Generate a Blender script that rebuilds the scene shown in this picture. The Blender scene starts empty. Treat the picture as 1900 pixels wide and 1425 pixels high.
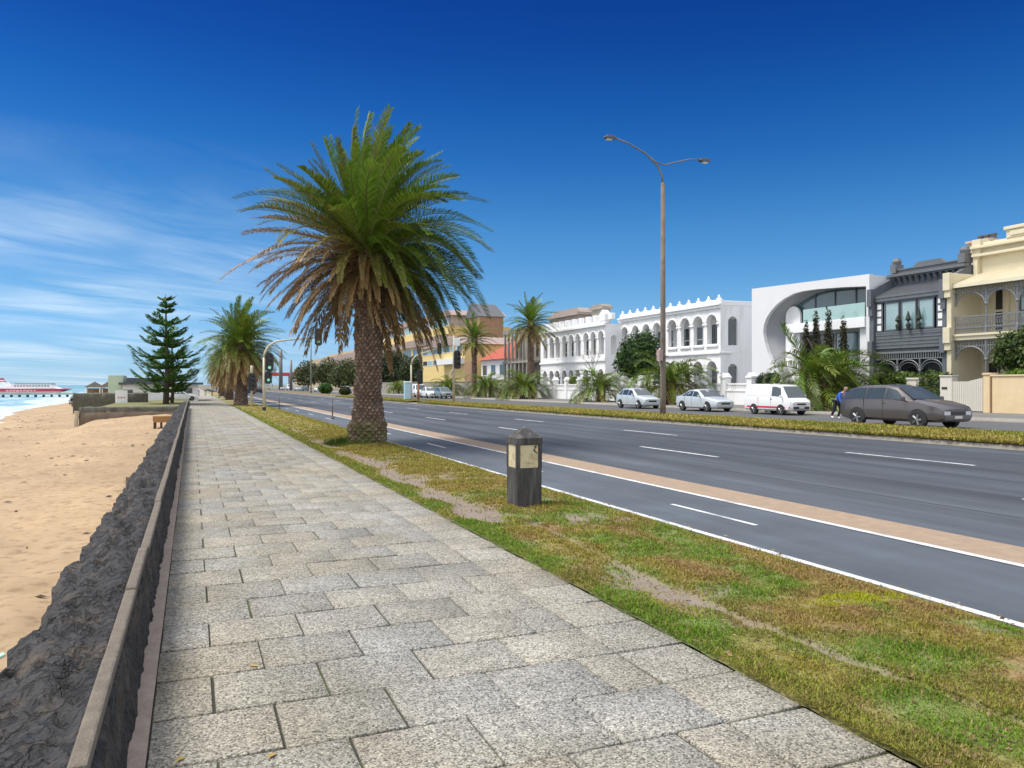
import bpy, math, random
import numpy as np
from mathutils import Vector, Matrix
R_ = math.radians
scene = bpy.context.scene
COL = scene.collection
# ------------------------------------------------------------------ camera, sky, sun, exposure
F = 1447.0; HY = 714.0; CZ = 1.75; YAW = math.atan2(593.0, 1447.0)
cam = bpy.data.cameras.new('camera'); camo = bpy.data.objects.new('camera', cam); COL.objects.link(camo)
camo.location = (0, 0, CZ); camo.rotation_euler = (R_(90), 0, -YAW)
cam.sensor_width = 36; cam.lens = 36*F/1900; cam.shift_y = (HY-712.5)/1900; cam.clip_end = 20000; cam.clip_start = .05
scene.camera = camo
SUN_AZ = R_(-68)      # measured from +Y towards +X
SUN_EL = R_(62)
sd = Vector((math.sin(SUN_AZ)*math.cos(SUN_EL), math.cos(SUN_AZ)*math.cos(SUN_EL), math.sin(SUN_EL)))
sun = bpy.data.lights.new('sun', 'SUN'); sun.energy = 2.5; sun.angle = R_(20); sun.color = (1, .95, .87)
suno = bpy.data.objects.new('sun', sun); COL.objects.link(suno); suno.location = (-40, 20, 60)
suno.rotation_euler = (-sd).to_track_quat('-Z', 'Y').to_euler()
world = bpy.data.worlds.new('World'); scene.world = world; world.use_nodes = True
wt = world.node_tree; wt.nodes.clear()
def WN(t, **k):
    n = wt.nodes.new(t)
    for a, b in k.items(): setattr(n, a, b)
    return n
def wmath(op, a, b=None, c=None, clamp=False):
    n = WN('ShaderNodeMath', operation=op, use_clamp=clamp)
    for i, v in enumerate((a, b, c)):
        if v is None: continue
        if isinstance(v, (int, float)): n.inputs[i].default_value = v
        else: wt.links.new(v, n.inputs[i])
    return n.outputs[0]
sky = WN('ShaderNodeTexSky', sky_type='NISHITA', sun_disc=False, sun_elevation=SUN_EL, sun_rotation=SUN_AZ,
         altitude=0, air_density=1.0, dust_density=.35, ozone_density=3.0)
tc = WN('ShaderNodeTexCoord'); sep = WN('ShaderNodeSeparateXYZ'); wt.links.new(tc.outputs['Generated'], sep.inputs[0])
dx, dy, dz = sep.outputs
elev = wmath('MAXIMUM', dz, 0.0)
hs = WN('ShaderNodeHueSaturation'); hs.inputs['Saturation'].default_value = 1.2; hs.inputs['Hue'].default_value = .502; hs.inputs['Value'].default_value = .91
wt.links.new(sky.outputs[0], hs.inputs['Color'])
# the air is clear: the blue deepens quickly with height
grad = WN('ShaderNodeValToRGB'); wt.links.new(elev, grad.inputs[0])
ge = grad.color_ramp.elements
ge[0].position = 0; ge[0].color = (.32, .54, 1.0, 1)
ge[1].position = .5; ge[1].color = (.022, .12, .34, 1)
for p_, c_ in ((.037, (.28, .44, .74, 1)), (.099, (.28, .44, .6, 1)), (.194, (.19, .4, .54, 1)), (.275, (.09, .3, .49, 1)), (.335, (.052, .235, .45, 1)), (.39, (.036, .175, .4, 1)), (.44, (.028, .142, .37, 1))):
    e_ = ge.new(p_); e_.color = c_
mul = WN('ShaderNodeMix', data_type='RGBA', blend_type='MULTIPLY'); mul.inputs[0].default_value = 1
wt.links.new(hs.outputs[0], mul.inputs[6]); wt.links.new(grad.outputs[0], mul.inputs[7])
# high cirrus drawn out by the wind, on a plane far overhead
inv = wmath('DIVIDE', 1.0, wmath('ADD', elev, .12))
px_, py_ = wmath('MULTIPLY', dx, inv), wmath('MULTIPLY', dy, inv)
cmb = WN('ShaderNodeCombineXYZ'); wt.links.new(px_, cmb.inputs[0]); wt.links.new(py_, cmb.inputs[1])
mp = WN('ShaderNodeMapping', vector_type='TEXTURE'); mp.inputs['Rotation'].default_value = (0, 0, R_(30)); mp.inputs['Scale'].default_value = (3.0, .8, 1)
wt.links.new(cmb.outputs[0], mp.inputs[0])
n1 = WN('ShaderNodeTexNoise'); n1.inputs['Scale'].default_value = 1.5; n1.inputs['Detail'].default_value = 9; n1.inputs['Roughness'].default_value = .62; n1.inputs['Distortion'].default_value = .9
wt.links.new(mp.outputs[0], n1.inputs[0])
n2 = WN('ShaderNodeTexNoise'); n2.inputs['Scale'].default_value = .8; n2.inputs['Detail'].default_value = 3
wt.links.new(cmb.outputs[0], n2.inputs[0])
cl = wmath('MULTIPLY', wmath('SUBTRACT', n1.outputs[0], .40), 3.2, clamp=True)
big = wmath('MULTIPLY', wmath('SUBTRACT', n2.outputs[0], .34), 4.0, clamp=True)
left = wmath('MULTIPLY', wmath('SUBTRACT', wmath('SUBTRACT', wmath('MULTIPLY', dy, .62), wmath('MULTIPLY', dx, .78)), .34), 2.8, clamp=True)
low = wmath('MULTIPLY', wmath('SUBTRACT', .285, elev), 7.0, clamp=True)
cloud = wmath('MULTIPLY', wmath('MULTIPLY', wmath('MULTIPLY', cl, big), wmath('MULTIPLY', left, low)), .85)
cmix = WN('ShaderNodeMix', data_type='RGBA'); wt.links.new(cloud, cmix.inputs[0]); wt.links.new(mul.outputs[2], cmix.inputs[6])
cmix.inputs[7].default_value = (3.7, 4.3, 4.8, 1)
# unseen bright sky added overhead, behind and to the left as soft fill
def smooth(v, a, b):
    n = WN('ShaderNodeMapRange', interpolation_type='SMOOTHSTEP'); n.inputs[1].default_value = a; n.inputs[2].default_value = b
    wt.links.new(v, n.inputs[0]); return n.outputs[0]
sky_fill = wmath('MULTIPLY', wmath('MAXIMUM', wmath('MAXIMUM', smooth(elev, .5, .75), smooth(wmath('MULTIPLY', dx, -1.0), .4, .75)), smooth(wmath('MULTIPLY', dy, -1.0), -.05, .5)), .85)
vmix = WN('ShaderNodeMix', data_type='RGBA'); wt.links.new(sky_fill, vmix.inputs[0]); wt.links.new(cmix.outputs[2], vmix.inputs[6])
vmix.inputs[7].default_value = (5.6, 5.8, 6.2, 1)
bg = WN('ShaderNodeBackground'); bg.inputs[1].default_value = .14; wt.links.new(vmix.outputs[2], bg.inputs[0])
wo = WN('ShaderNodeOutputWorld'); wt.links.new(bg.outputs[0], wo.inputs[0])
scene.view_settings.view_transform = 'Standard'; scene.view_settings.look = 'None'
scene.view_settings.exposure = .74; scene.view_settings.gamma = 1
scene.render.engine = 'CYCLES'; scene.cycles.max_bounces = 6; scene.cycles.transparent_max_bounces = 6
# ------------------------------------------------------------------ measuring: a point of the photograph and a known plane give a place
FX, FY = math.sin(YAW), math.cos(YAW); RX, RY = FY, -FX
def zf(Y): return float(np.interp(Y, [-30, 14, 25, 45, 80, 160, 400], [.06, .04, .0, -.06, -.13, -.16, -.16]))
def gz(X, Y):
    if X < 3.08: return 0.0
    if X < 8.5: return -.05
    if X < 20: return -.05 + (zf(Y)+.05)*(X-8.5)/11.5
    if X < 24: return zf(Y)+.14
    if X < 32.4: return zf(Y)+.04+.1*(X-24)/8.4
    return zf(Y)+.28+.05*min(1, (X-32.4)/6)
def ray(px, py):
    r = (px-950)/F
    return FX+r*RX, FY+r*RY, (HY-py)/F
def G(px, py, n=20):
    """ground point under a pixel"""
    z = 0.0
    for _ in range(n):
        a, b, c = ray(px, py); D = (z-CZ)/c; X, Y = a*D, b*D; z = .5*z+.5*gz(X, Y)
    return X, Y, z, D
def onX(px, X):
    """Y and depth where the column of a pixel meets the plane X"""
    a, b, c = ray(px, HY); D = X/a
    return b*D, D
def ZD(py, D): return CZ+(HY-py)*D/F
def uv(X, Y, Z):
    D = X*FX+Y*FY
    return 950+F*(X*RX+Y*RY)/D, HY-(Z-CZ)*F/D
# ------------------------------------------------------------------ mesh helpers
class MB:
    def __init__(s): s.v = []; s.f = []; s.c = None
    def add(s, vs, fs):
        o = len(s.v); s.v += [tuple(p) for p in vs]; s.f += [tuple(i+o for i in f) for f in fs]; return s
    def box(s, x0, x1, y0, y1, z0, z1):
        return s.add([(x0,y0,z0),(x1,y0,z0),(x1,y1,z0),(x0,y1,z0),(x0,y0,z1),(x1,y0,z1),(x1,y1,z1),(x0,y1,z1)],
                     [(0,3,2,1),(4,5,6,7),(0,1,5,4),(1,2,6,5),(2,3,7,6),(3,0,4,7)])
    def cbox(s, x, y, z, a, b, c): return s.box(x-a/2, x+a/2, y-b/2, y+b/2, z-c/2, z+c/2)
    def prism(s, poly, axis, a, b):
        """poly: 2-D outline (counter-clockwise) extruded along axis from a to b; axis y: poly=(x,z), axis x: poly=(y,z), axis z: poly=(x,y)"""
        def P(p, t): return {'x': (t, p[0], p[1]), 'y': (p[0], t, p[1]), 'z': (p[0], p[1], t)}[axis]
        n = len(poly)
        vs = [P(p, a) for p in poly]+[P(p, b) for p in poly]
        fs = [tuple(range(n)), tuple(range(2*n-1, n-1, -1))]+[(i, i+n, (i+1) % n+n, (i+1) % n) for i in range(n)]
        return s.add(vs, fs)
    def tube(s, pts, rad, n=8, cap=True):
        pts = [Vector(p) for p in pts]; o = len(s.v)
        if not hasattr(rad, '__len__'): rad = [rad]*len(pts)
        prev = None
        for i, p in enumerate(pts):
            t = (pts[min(i+1, len(pts)-1)]-pts[max(i-1, 0)]).normalized()
            if prev is None: a = t.orthogonal().normalized()
            else: a = (prev-t*prev.dot(t)).normalized()
            prev = a; b = t.cross(a)
            for k in range(n):
                th = 2*math.pi*k/n; s.v.append(tuple(p+(a*math.cos(th)+b*math.sin(th))*rad[i]))
        for i in range(len(pts)-1):
            for k in range(n):
                s.f.append((o+i*n+k, o+i*n+(k+1) % n, o+(i+1)*n+(k+1) % n, o+(i+1)*n+k))
        if cap:
            s.f.append(tuple(o+k for k in range(n-1, -1, -1))); e = o+(len(pts)-1)*n; s.f.append(tuple(e+k for k in range(n)))
        return s
    def lathe(s, prof, n=16, cx=0, cy=0, a0=0):
        o = len(s.v)
        for r, z in prof:
            for k in range(n):
                th = a0+2*math.pi*k/n; s.v.append((cx+r*math.cos(th), cy+r*math.sin(th), z))
        for i in range(len(prof)-1):
            for k in range(n): s.f.append((o+i*n+k, o+i*n+(k+1) % n, o+(i+1)*n+(k+1) % n, o+(i+1)*n+k))
        s.f.append(tuple(o+k for k in range(n-1, -1, -1))); e = o+(len(prof)-1)*n; s.f.append(tuple(e+k for k in range(n)))
        return s
    def build(s, name, mat, parent=None, loc=(0, 0, 0), rz=0, smooth=False, bevel=0):
        me = bpy.data.meshes.new(name); me.from_pydata(s.v, [], s.f); me.materials.append(mat)
        if smooth: me.polygons.foreach_set('use_smooth', [True]*len(me.polygons))
        me.update()
        o = bpy.data.objects.new(name, me); COL.objects.link(o); o.location = loc; o.rotation_euler = (0, 0, rz)
        if parent: o.parent = parent
        if bevel:
            b = o.modifiers.new('bevel', 'BEVEL'); b.width = bevel; b.segments = 2; b.limit_method = 'ANGLE'; b.angle_limit = R_(40)
        return o
def npmesh(name, V, Fc, mat, parent=None, col=None, smooth=False):
    """V (n,3) array, Fc list of (m,k) index arrays, col (n,3) point colours"""
    me = bpy.data.meshes.new(name); me.vertices.add(len(V)); me.vertices.foreach_set('co', np.asarray(V, np.float32).ravel())
    tot = sum(f.size for f in Fc); me.loops.add(tot); me.loops.foreach_set('vertex_index', np.concatenate([f.ravel() for f in Fc]).astype(np.int32))
    cnt = np.concatenate([np.full(len(f), f.shape[1], np.int32) for f in Fc]); me.polygons.add(len(cnt))
    me.polygons.foreach_set('loop_start', np.concatenate([[0], np.cumsum(cnt)[:-1]]).astype(np.int32))
    try: me.polygons.foreach_set('loop_total', cnt)
    except Exception: pass
    if smooth: me.polygons.foreach_set('use_smooth', np.ones(len(cnt), bool))
    if col is not None:
        a = me.attributes.new('tint', 'FLOAT_COLOR', 'POINT')
        a.data.foreach_set('color', np.concatenate([np.asarray(col, np.float32), np.ones((len(V), 1), np.float32)], 1).ravel())
    me.materials.append(mat); me.update(calc_edges=True); me.validate()
    o = bpy.data.objects.new(name, me); COL.objects.link(o)
    if parent: o.parent = parent
    return o
def tag(o, label=None, cat=None, group=None, kind=None):
    if label: o['label'] = label
    if cat: o['category'] = cat
    if group: o['group'] = group
    if kind: o['kind'] = kind
    return o
def thing(name, label, cat, loc=(0, 0, 0), rz=0, group=None):
    o = bpy.data.objects.new(name, None); COL.objects.link(o); o.location = loc; o.rotation_euler = (0, 0, rz); o.empty_display_size = .3
    return tag(o, label, cat, group)
def dup(o, loc=None, rz=None, label=None, sc=None, parent=None, group=None):
    c = o.copy(); COL.objects.link(c)
    if parent: c.parent = parent; c.matrix_parent_inverse = o.matrix_parent_inverse
    if loc is not None: c.location = loc
    if rz is not None: c.rotation_euler = (0, 0, rz)
    if sc is not None: c.scale = (sc,)*3 if not hasattr(sc, '__len__') else sc
    if label: c['label'] = label
    if group: c['group'] = group
    for ch in list(o.children): dup(ch, parent=c)
    return c
# ------------------------------------------------------------------ materials
MATS = {}
def pm(name, c1, c2=None, scale=3.0, rough=.7, bump=0.0, bscale=None, metal=0.0, spec=.5, contrast=1.0, detail=6, island=0.0, coat=0, mscale=(1, 1, 1), trans=0.0, tint=False, c3=None, s3=.4):
    if name in MATS: return MATS[name]
    m = bpy.data.materials.new(name); m.use_nodes = True; t = m.node_tree; N = t.nodes; L = t.links
    b = N['Principled BSDF']; b.inputs['Roughness'].default_value = rough; b.inputs['Metallic'].default_value = metal
    b.inputs['Specular IOR Level'].default_value = spec; b.inputs['Coat Weight'].default_value = coat
    tcn = N.new('ShaderNodeTexCoord'); mpn = N.new('ShaderNodeMapping'); mpn.inputs['Scale'].default_value = mscale
    L.new(tcn.outputs['Object'], mpn.inputs[0])
    nz = N.new('ShaderNodeTexNoise'); nz.inputs['Scale'].default_value = scale; nz.inputs['Detail'].default_value = detail; nz.inputs['Roughness'].default_value = .6
    L.new(mpn.outputs[0], nz.inputs[0])
    mx = N.new('ShaderNodeMix'); mx.data_type = 'RGBA'
    mr = N.new('ShaderNodeMapRange'); mr.inputs[1].default_value = .5-.25/contrast; mr.inputs[2].default_value = .5+.25/contrast
    L.new(nz.outputs[0], mr.inputs[0]); L.new(mr.outputs[0], mx.inputs[0])
    c2 = c2 or tuple(x*.82 for x in c1)
    mx.inputs[6].default_value = (*c1, 1); mx.inputs[7].default_value = (*c2, 1)
    out = mx.outputs[2]
    if c3:
        n3 = N.new('ShaderNodeTexNoise'); n3.inputs['Scale'].default_value = s3; n3.inputs['Detail'].default_value = 5; L.new(mpn.outputs[0], n3.inputs[0])
        r3 = N.new('ShaderNodeMapRange'); r3.inputs[1].default_value = .52; r3.inputs[2].default_value = .68; L.new(n3.outputs[0], r3.inputs[0])
        m3 = N.new('ShaderNodeMix'); m3.data_type = 'RGBA'; L.new(r3.outputs[0], m3.inputs[0]); L.new(out, m3.inputs[6]); m3.inputs[7].default_value = (*c3, 1); out = m3.outputs[2]
    if tint:
        at = N.new('ShaderNodeAttribute'); at.attribute_name = 'tint'
        mt = N.new('ShaderNodeMix'); mt.data_type = 'RGBA'; mt.blend_type = 'MULTIPLY'; mt.inputs[0].default_value = 1
        L.new(out, mt.inputs[6]); L.new(at.outputs['Color'], mt.inputs[7]); out = mt.outputs[2]
    if island:
        g = N.new('ShaderNodeNewGeometry'); r = N.new('ShaderNodeMapRange'); r.inputs[3].default_value = 1-island; r.inputs[4].default_value = 1+island
        L.new(g.outputs['Random Per Island'], r.inputs[0])
        mi = N.new('ShaderNodeMix'); mi.data_type = 'RGBA'; mi.blend_type = 'MULTIPLY'; mi.inputs[0].default_value = 1
        L.new(out, mi.inputs[6]); L.new(r.outputs[0], mi.inputs[7]); out = mi.outputs[2]
    L.new(out, b.inputs['Base Color'])
    if bump:
        nb = N.new('ShaderNodeTexNoise'); nb.inputs['Scale'].default_value = bscale or scale*4; nb.inputs['Detail'].default_value = 8; L.new(mpn.outputs[0], nb.inputs[0])
        bp = N.new('ShaderNodeBump'); bp.inputs['Strength'].default_value = min(1, bump); bp.inputs['Distance'].default_value = .02
        L.new(nb.outputs[0], bp.inputs['Height']); L.new(bp.outputs[0], b.inputs['Normal'])
    if trans:
        tr = N.new('ShaderNodeBsdfTranslucent'); L.new(out, tr.inputs[0]); ms = N.new('ShaderNodeMixShader'); ms.inputs[0].default_value = trans
        L.new(b.outputs[0], ms.inputs[1]); L.new(tr.outputs[0], ms.inputs[2]); L.new(ms.outputs[0], N['Material Output'].inputs[0])
    MATS[name] = m
    return m
# ------------------------------------------------------------------ value noise for shaping
def _h(ix, iy, s):
    n = (ix*374761393+iy*668265263+s*982451653) & 0xffffffff
    n = ((n ^ (n >> 13))*1274126177) & 0xffffffff
    return ((n ^ (n >> 16)) & 0xffff)/65535.0
def vn(x, y, s=0):
    x = np.asarray(x, float); y = np.asarray(y, float)
    ix = np.floor(x).astype(np.int64); iy = np.floor(y).astype(np.int64); fx = x-ix; fy = y-iy
    fx = fx*fx*(3-2*fx); fy = fy*fy*(3-2*fy)
    return (_h(ix, iy, s)*(1-fx)+_h(ix+1, iy, s)*fx)*(1-fy)+(_h(ix, iy+1, s)*(1-fx)+_h(ix+1, iy+1, s)*fx)*fy
def fbm(x, y, s=0, o=4):
    r = 0; a = .5; t = 0
    for i in range(o): r = r+a*vn(np.asarray(x)*2**i, np.asarray(y)*2**i, s+i*17); t += a; a *= .5
    return r/t
def steps(pairs):
    """[(end, step), ...] from the first value"""
    a = [pairs[0]]
    for e, st in pairs[1:]:
        while a[-1] < e-1e-6: a.append(min(e, a[-1]+st))
    return np.array(a)
def sheet(name, xs, ys, zfun, mat, parent=None, colfun=None, smooth=True):
    Xg, Yg = np.meshgrid(xs, ys); Z = zfun(Xg, Yg)
    V = np.stack([Xg, Yg, Z], -1).reshape(-1, 3); nx, ny = len(xs), len(ys)
    i = (np.arange(ny-1)[:, None]*nx+np.arange(nx-1)[None]).ravel()
    return npmesh(name, V, [np.stack([i, i+1, i+1+nx, i+nx], 1)], mat, parent, colfun(Xg, Yg).reshape(-1, 3) if colfun else None, smooth)
ZF = np.vectorize(zf); GZ = np.vectorize(gz)
# ------------------------------------------------------------------ materials of the ground
M_sand = pm('sand', (.42, .3, .18), (.335, .235, .135), .5, .95, .55, 60, c3=(.25, .17, .095), s3=5, contrast=1.3)
M_soil = pm('verge_soil', (1, 1, 1), (.72, .7, .68), 30, .95, .6, 90, tint=True)
M_blade = pm('grass_blades', (1, 1, 1), (.75, .8, .7), 2, .7, tint=True, trans=.3, spec=.2, island=.35)
M_asph = pm('asphalt', (.068, .08, .096), (.034, .041, .051), .7, .82, .35, 140, c3=(.09, .103, .118), s3=.16, mscale=(1, .12, 1))
M_asph2 = pm('bike_path_asphalt', (.088, .105, .128), (.066, .079, .096), 1.2, .82, .4, 160)
M_brown = pm('strip_paving', (.34, .25, .175), (.25, .185, .13), 6, .9, .4, 60)
M_paint = pm('road_paint', (.7, .71, .72), (.42, .43, .44), 9, .75, .2, contrast=1.0, c3=(.3, .31, .32), s3=2.2)
M_kerb = pm('kerb_concrete', (.27, .25, .22), (.15, .135, .115), 5, .9, .4)
M_conc = pm('concrete', (.34, .32, .28), (.24, .22, .19), 4, .9, .3)
M_land = pm('dry_ground', (.2, .18, .13), (.13, .13, .08), .2, .95, .2)
M_stone = pm('bluestone', (.036, .033, .032), (.012, .012, .013), 9, .7, 1.0, 26, c3=(.075, .056, .042), s3=4, contrast=1.8, detail=12)
t_ = M_stone.node_tree; vo_ = t_.nodes.new('ShaderNodeTexVoronoi'); vo_.feature = 'DISTANCE_TO_EDGE'; vo_.inputs['Scale'].default_value = 5.5
nw_ = t_.nodes.new('ShaderNodeTexNoise'); nw_.inputs['Scale'].default_value = 9; nw_.inputs['Detail'].default_value = 8; tc_ = t_.nodes.new('ShaderNodeTexCoord'); va_ = t_.nodes.new('ShaderNodeVectorMath'); va_.operation = 'MULTIPLY_ADD'
t_.links.new(tc_.outputs['Object'], nw_.inputs[0]); t_.links.new(nw_.outputs['Color'], va_.inputs[0]); va_.inputs[1].default_value = (.35, .35, .35); t_.links.new(tc_.outputs['Object'], va_.inputs[2]); t_.links.new(va_.outputs[0], vo_.inputs['Vector'])
bp_ = [n for n in t_.nodes if n.type == 'BUMP'][0]; bp_.inputs['Distance'].default_value = .06; ad_ = t_.nodes.new('ShaderNodeMath'); ad_.operation = 'MULTIPLY_ADD'; mn_ = t_.nodes.new('ShaderNodeMath'); mn_.operation = 'MINIMUM'; mn_.inputs[1].default_value = .08
t_.links.new(vo_.outputs['Distance'], mn_.inputs[0]); t_.links.new(mn_.outputs[0], ad_.inputs[0]); ad_.inputs[1].default_value = 6; t_.links.new(bp_.inputs['Height'].links[0].from_socket, ad_.inputs[2]); t_.links.new(ad_.outputs[0], bp_.inputs['Height'])
M_cap = pm('coping_concrete', (.185, .155, .12), (.1, .083, .066), 9, .9, .6, 70)
# ------------------------------------------------------------------ land, sea, sand
def land_x(Y): return np.interp(Y, [-300, 0, 45, 64, 85, 101, 127, 162, 185, 225, 300, 420, 700, 3000], [-20, -17, -14, -13, -16.5, -18.7, -19.9, -20.6, -23, -27, -34, -20, 20, 400])
SEA = -1.35
ys = np.concatenate([steps([-300, (0, 50), (300, 15), (900, 60), (6000, 600)])])
tag(sheet('ground', np.array([-.5, 3, 60, 200, 800, 5000]), ys, lambda X, Y: -.55+0*X+np.where(X > 60, .3, 0), M_land), kind='structure')
def sand_z(X, Y):
    d = np.clip((-.8-X)/np.maximum(1e-3, -.8-land_x(Y)), 0, 2.5)
    top = np.interp(Y, [-10, 40, 50, 57.2, 58.5, 90, 300], [-1.02, -1.0, -.72, -.2, -.2, -.2, -.3])
    k = np.clip((X+7.2)/1.5, 0, 1); k = k*k*(3-2*k)
    low = np.interp(Y, [-10, 51, 64, 75, 300], [-1.0, -1.0, -.6, -.4, -.5])
    t = top*k+low*(1-k)
    z = t+(SEA-t)*np.clip(d, 0, 2.5)**1.4
    near = np.clip(1-Y/120, .15, 1)
    z = z+(fbm(X*.8, Y*.45, 3)-.5)*.16*near+(fbm(X*3.2, Y*3.2, 9, 3)-.5)*.07*near
    tr = np.sin((X*1.0+Y*.28)*5.2+fbm(X, Y, 5)*5)*.012*near
    pit = np.maximum(0, vn(X*2.3, Y*2.3, 31)-.7)*-.3*near
    return z+tr+pit
sy = steps([2, (14, .09), (30, .2), (60, .4), (120, 1.2), (300, 6)])
tag(sheet('beach_sand', np.concatenate([np.linspace(-60, -20, 14), np.linspace(-19.5, -7, 60), np.linspace(-6.9, -.6, 70)]), sy, sand_z, M_sand), kind='structure')
mw = bpy.data.materials.new('sea_water'); mw.use_nodes = True; t = mw.node_tree; b = t.nodes['Principled BSDF']; b.inputs['Roughness'].default_value = .25
tcn = t.nodes.new('ShaderNodeTexCoord'); mpn = t.nodes.new('ShaderNodeMapping'); mpn.inputs['Scale'].default_value = (.22, .06, 1); mpn.inputs['Rotation'].default_value = (0, 0, R_(-14)); t.links.new(tcn.outputs['Object'], mpn.inputs[0])
nz = t.nodes.new('ShaderNodeTexNoise'); nz.inputs['Scale'].default_value = 1.0; nz.inputs['Detail'].default_value = 8; nz.inputs['Roughness'].default_value = .68; nz.inputs['Distortion'].default_value = .6; t.links.new(mpn.outputs[0], nz.inputs[0])
at = t.nodes.new('ShaderNodeAttribute'); at.attribute_name = 'tint'
sm = t.nodes.new('ShaderNodeMath'); sm.operation = 'ADD'; t.links.new(nz.outputs[0], sm.inputs[0]); t.links.new(at.outputs['Fac'], sm.inputs[1])
rp = t.nodes.new('ShaderNodeValToRGB'); rp.color_ramp.elements[0].position = .5; rp.color_ramp.elements[0].color = (.14, .3, .32, 1); rp.color_ramp.elements[1].position = .72; rp.color_ramp.elements[1].color = (.75, .8, .8, 1)
e = rp.color_ramp.elements.new(.6); e.color = (.32, .5, .5, 1); t.links.new(sm.outputs[0], rp.inputs[0]); t.links.new(rp.outputs[0], b.inputs['Base Color'])
bp = t.nodes.new('ShaderNodeBump'); bp.inputs['Distance'].default_value = .6; bp.inputs['Strength'].default_value = .6; t.links.new(nz.outputs[0], bp.inputs['Height']); t.links.new(bp.outputs[0], b.inputs['Normal'])
def sea_col(X, Y):
    d = land_x(Y)-X; f = np.interp(d, [-8, 0, 3, 12, 30, 90, 400], [.3, .3, .2, .09, .06, .0, -.06])
    return np.stack([f, f, f], -1)
tag(sheet('sea', np.concatenate([[-6000, -2000, -700, -300, -160, -100], np.linspace(-80, 10, 61), [60, 200, 500, 1500]]), np.concatenate([steps([-200, (40, 20), (300, 4), (900, 40), (9000, 900)])]),
   lambda X, Y: SEA+0*X+np.where(X > -90, 1, 0)*(.11*np.maximum(0, np.sin((land_x(Y)-X)*.75+fbm(X*.1, Y*.05, 4)*6)-.3)), mw, colfun=sea_col), kind='structure')
# ------------------------------------------------------------------ footpath of exposed-aggregate slabs
mp_ = bpy.data.materials.new('exposed_aggregate_slab'); mp_.use_nodes = True; t = mp_.node_tree; b = t.nodes['Principled BSDF']; b.inputs['Roughness'].default_value = .85; b.inputs['Specular IOR Level'].default_value = .3
L = t.links
def _n(ty, **k):
    n = t.nodes.new(ty)
    for a, v in k.items():
        if hasattr(n, a): setattr(n, a, v)
        else: n.inputs[a].default_value = v
    return n
tcn = _n('ShaderNodeTexCoord'); vo = _n('ShaderNodeTexVoronoi', Scale=105.0); L.new(tcn.outputs['Object'], vo.inputs['Vector'])
sx = _n('ShaderNodeSeparateColor'); L.new(vo.outputs['Color'], sx.inputs[0])
rp = _n('ShaderNodeValToRGB'); L.new(sx.outputs[0], rp.inputs[0]); ce = rp.color_ramp.elements
ce[0].position = .0; ce[0].color = (.085, .084, .08, 1); ce[1].position = 1; ce[1].color = (.5, .485, .445, 1)
for p_, c_ in ((.25, (.165, .16, .15, 1)), (.45, (.285, .278, .258, 1)), (.8, (.335, .325, .3, 1))): ce.new(p_).color = c_
geo = _n('ShaderNodeNewGeometry')
ir = _n('ShaderNodeValToRGB'); L.new(geo.outputs['Random Per Island'], ir.inputs[0]); ie = ir.color_ramp.elements; ir.color_ramp.interpolation = 'CONSTANT'
ie[0].position = 0; ie[0].color = (.93, .94, .95, 1); ie[1].position = .22; ie[1].color = (1.02, 1.01, .99, 1)
for p_, c_ in ((.4, (1.0, .975, .92, 1)), (.55, (.87, .86, .84, 1)), (.65, (1.04, 1.01, .95, 1)), (.8, (.94, .93, .9, 1)), (.92, (1.07, 1.06, 1.04, 1))): ie.new(p_).color = c_
m1 = _n('ShaderNodeMix', data_type='RGBA', blend_type='MULTIPLY'); m1.inputs[0].default_value = 1; L.new(rp.outputs[0], m1.inputs[6]); L.new(ir.outputs[0], m1.inputs[7])
nb = _n('ShaderNodeTexNoise', Scale=.85, Detail=6.0, Roughness=.6); L.new(tcn.outputs['Object'], nb.inputs[0])
rb = _n('ShaderNodeMapRange'); rb.inputs[1].default_value = .3; rb.inputs[2].default_value = .6; rb.inputs[3].default_value = 0; rb.inputs[4].default_value = 1; L.new(nb.outputs[0], rb.inputs[0])
mst = _n('ShaderNodeMix', data_type='RGBA'); mst.inputs[6].default_value = (.8, .78, .73, 1); mst.inputs[7].default_value = (1.0, 1.0, 1.0, 1); L.new(rb.outputs[0], mst.inputs[0])
m2 = _n('ShaderNodeMix', data_type='RGBA', blend_type='MULTIPLY'); m2.inputs[0].default_value = 1; L.new(m1.outputs[2], m2.inputs[6]); L.new(mst.outputs[2], m2.inputs[7])
nw = _n('ShaderNodeTexNoise', Scale=.35, Detail=3.0); L.new(tcn.outputs['Object'], nw.inputs[0])
rw = _n('ShaderNodeMapRange'); rw.inputs[1].default_value = .42; rw.inputs[2].default_value = .62; L.new(nw.outputs[0], rw.inputs[0])
mwm = _n('ShaderNodeMix', data_type='RGBA'); mwm.inputs[6].default_value = (1, 1, 1, 1); mwm.inputs[7].default_value = (1.02, .97, .86, 1); L.new(rw.outputs[0], mwm.inputs[0])
m3 = _n('ShaderNodeMix', data_type='RGBA', blend_type='MULTIPLY'); m3.inputs[0].default_value = 1; L.new(m2.outputs[2], m3.inputs[6]); L.new(mwm.outputs[2], m3.inputs[7])
L.new(m3.outputs[2], b.inputs['Base Color'])
bp = _n('ShaderNodeBump', Strength=.5, Distance=.006); L.new(vo.outputs['Distance'], bp.inputs['Height']); bp.invert = True; L.new(bp.outputs[0], b.inputs['Normal'])
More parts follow.
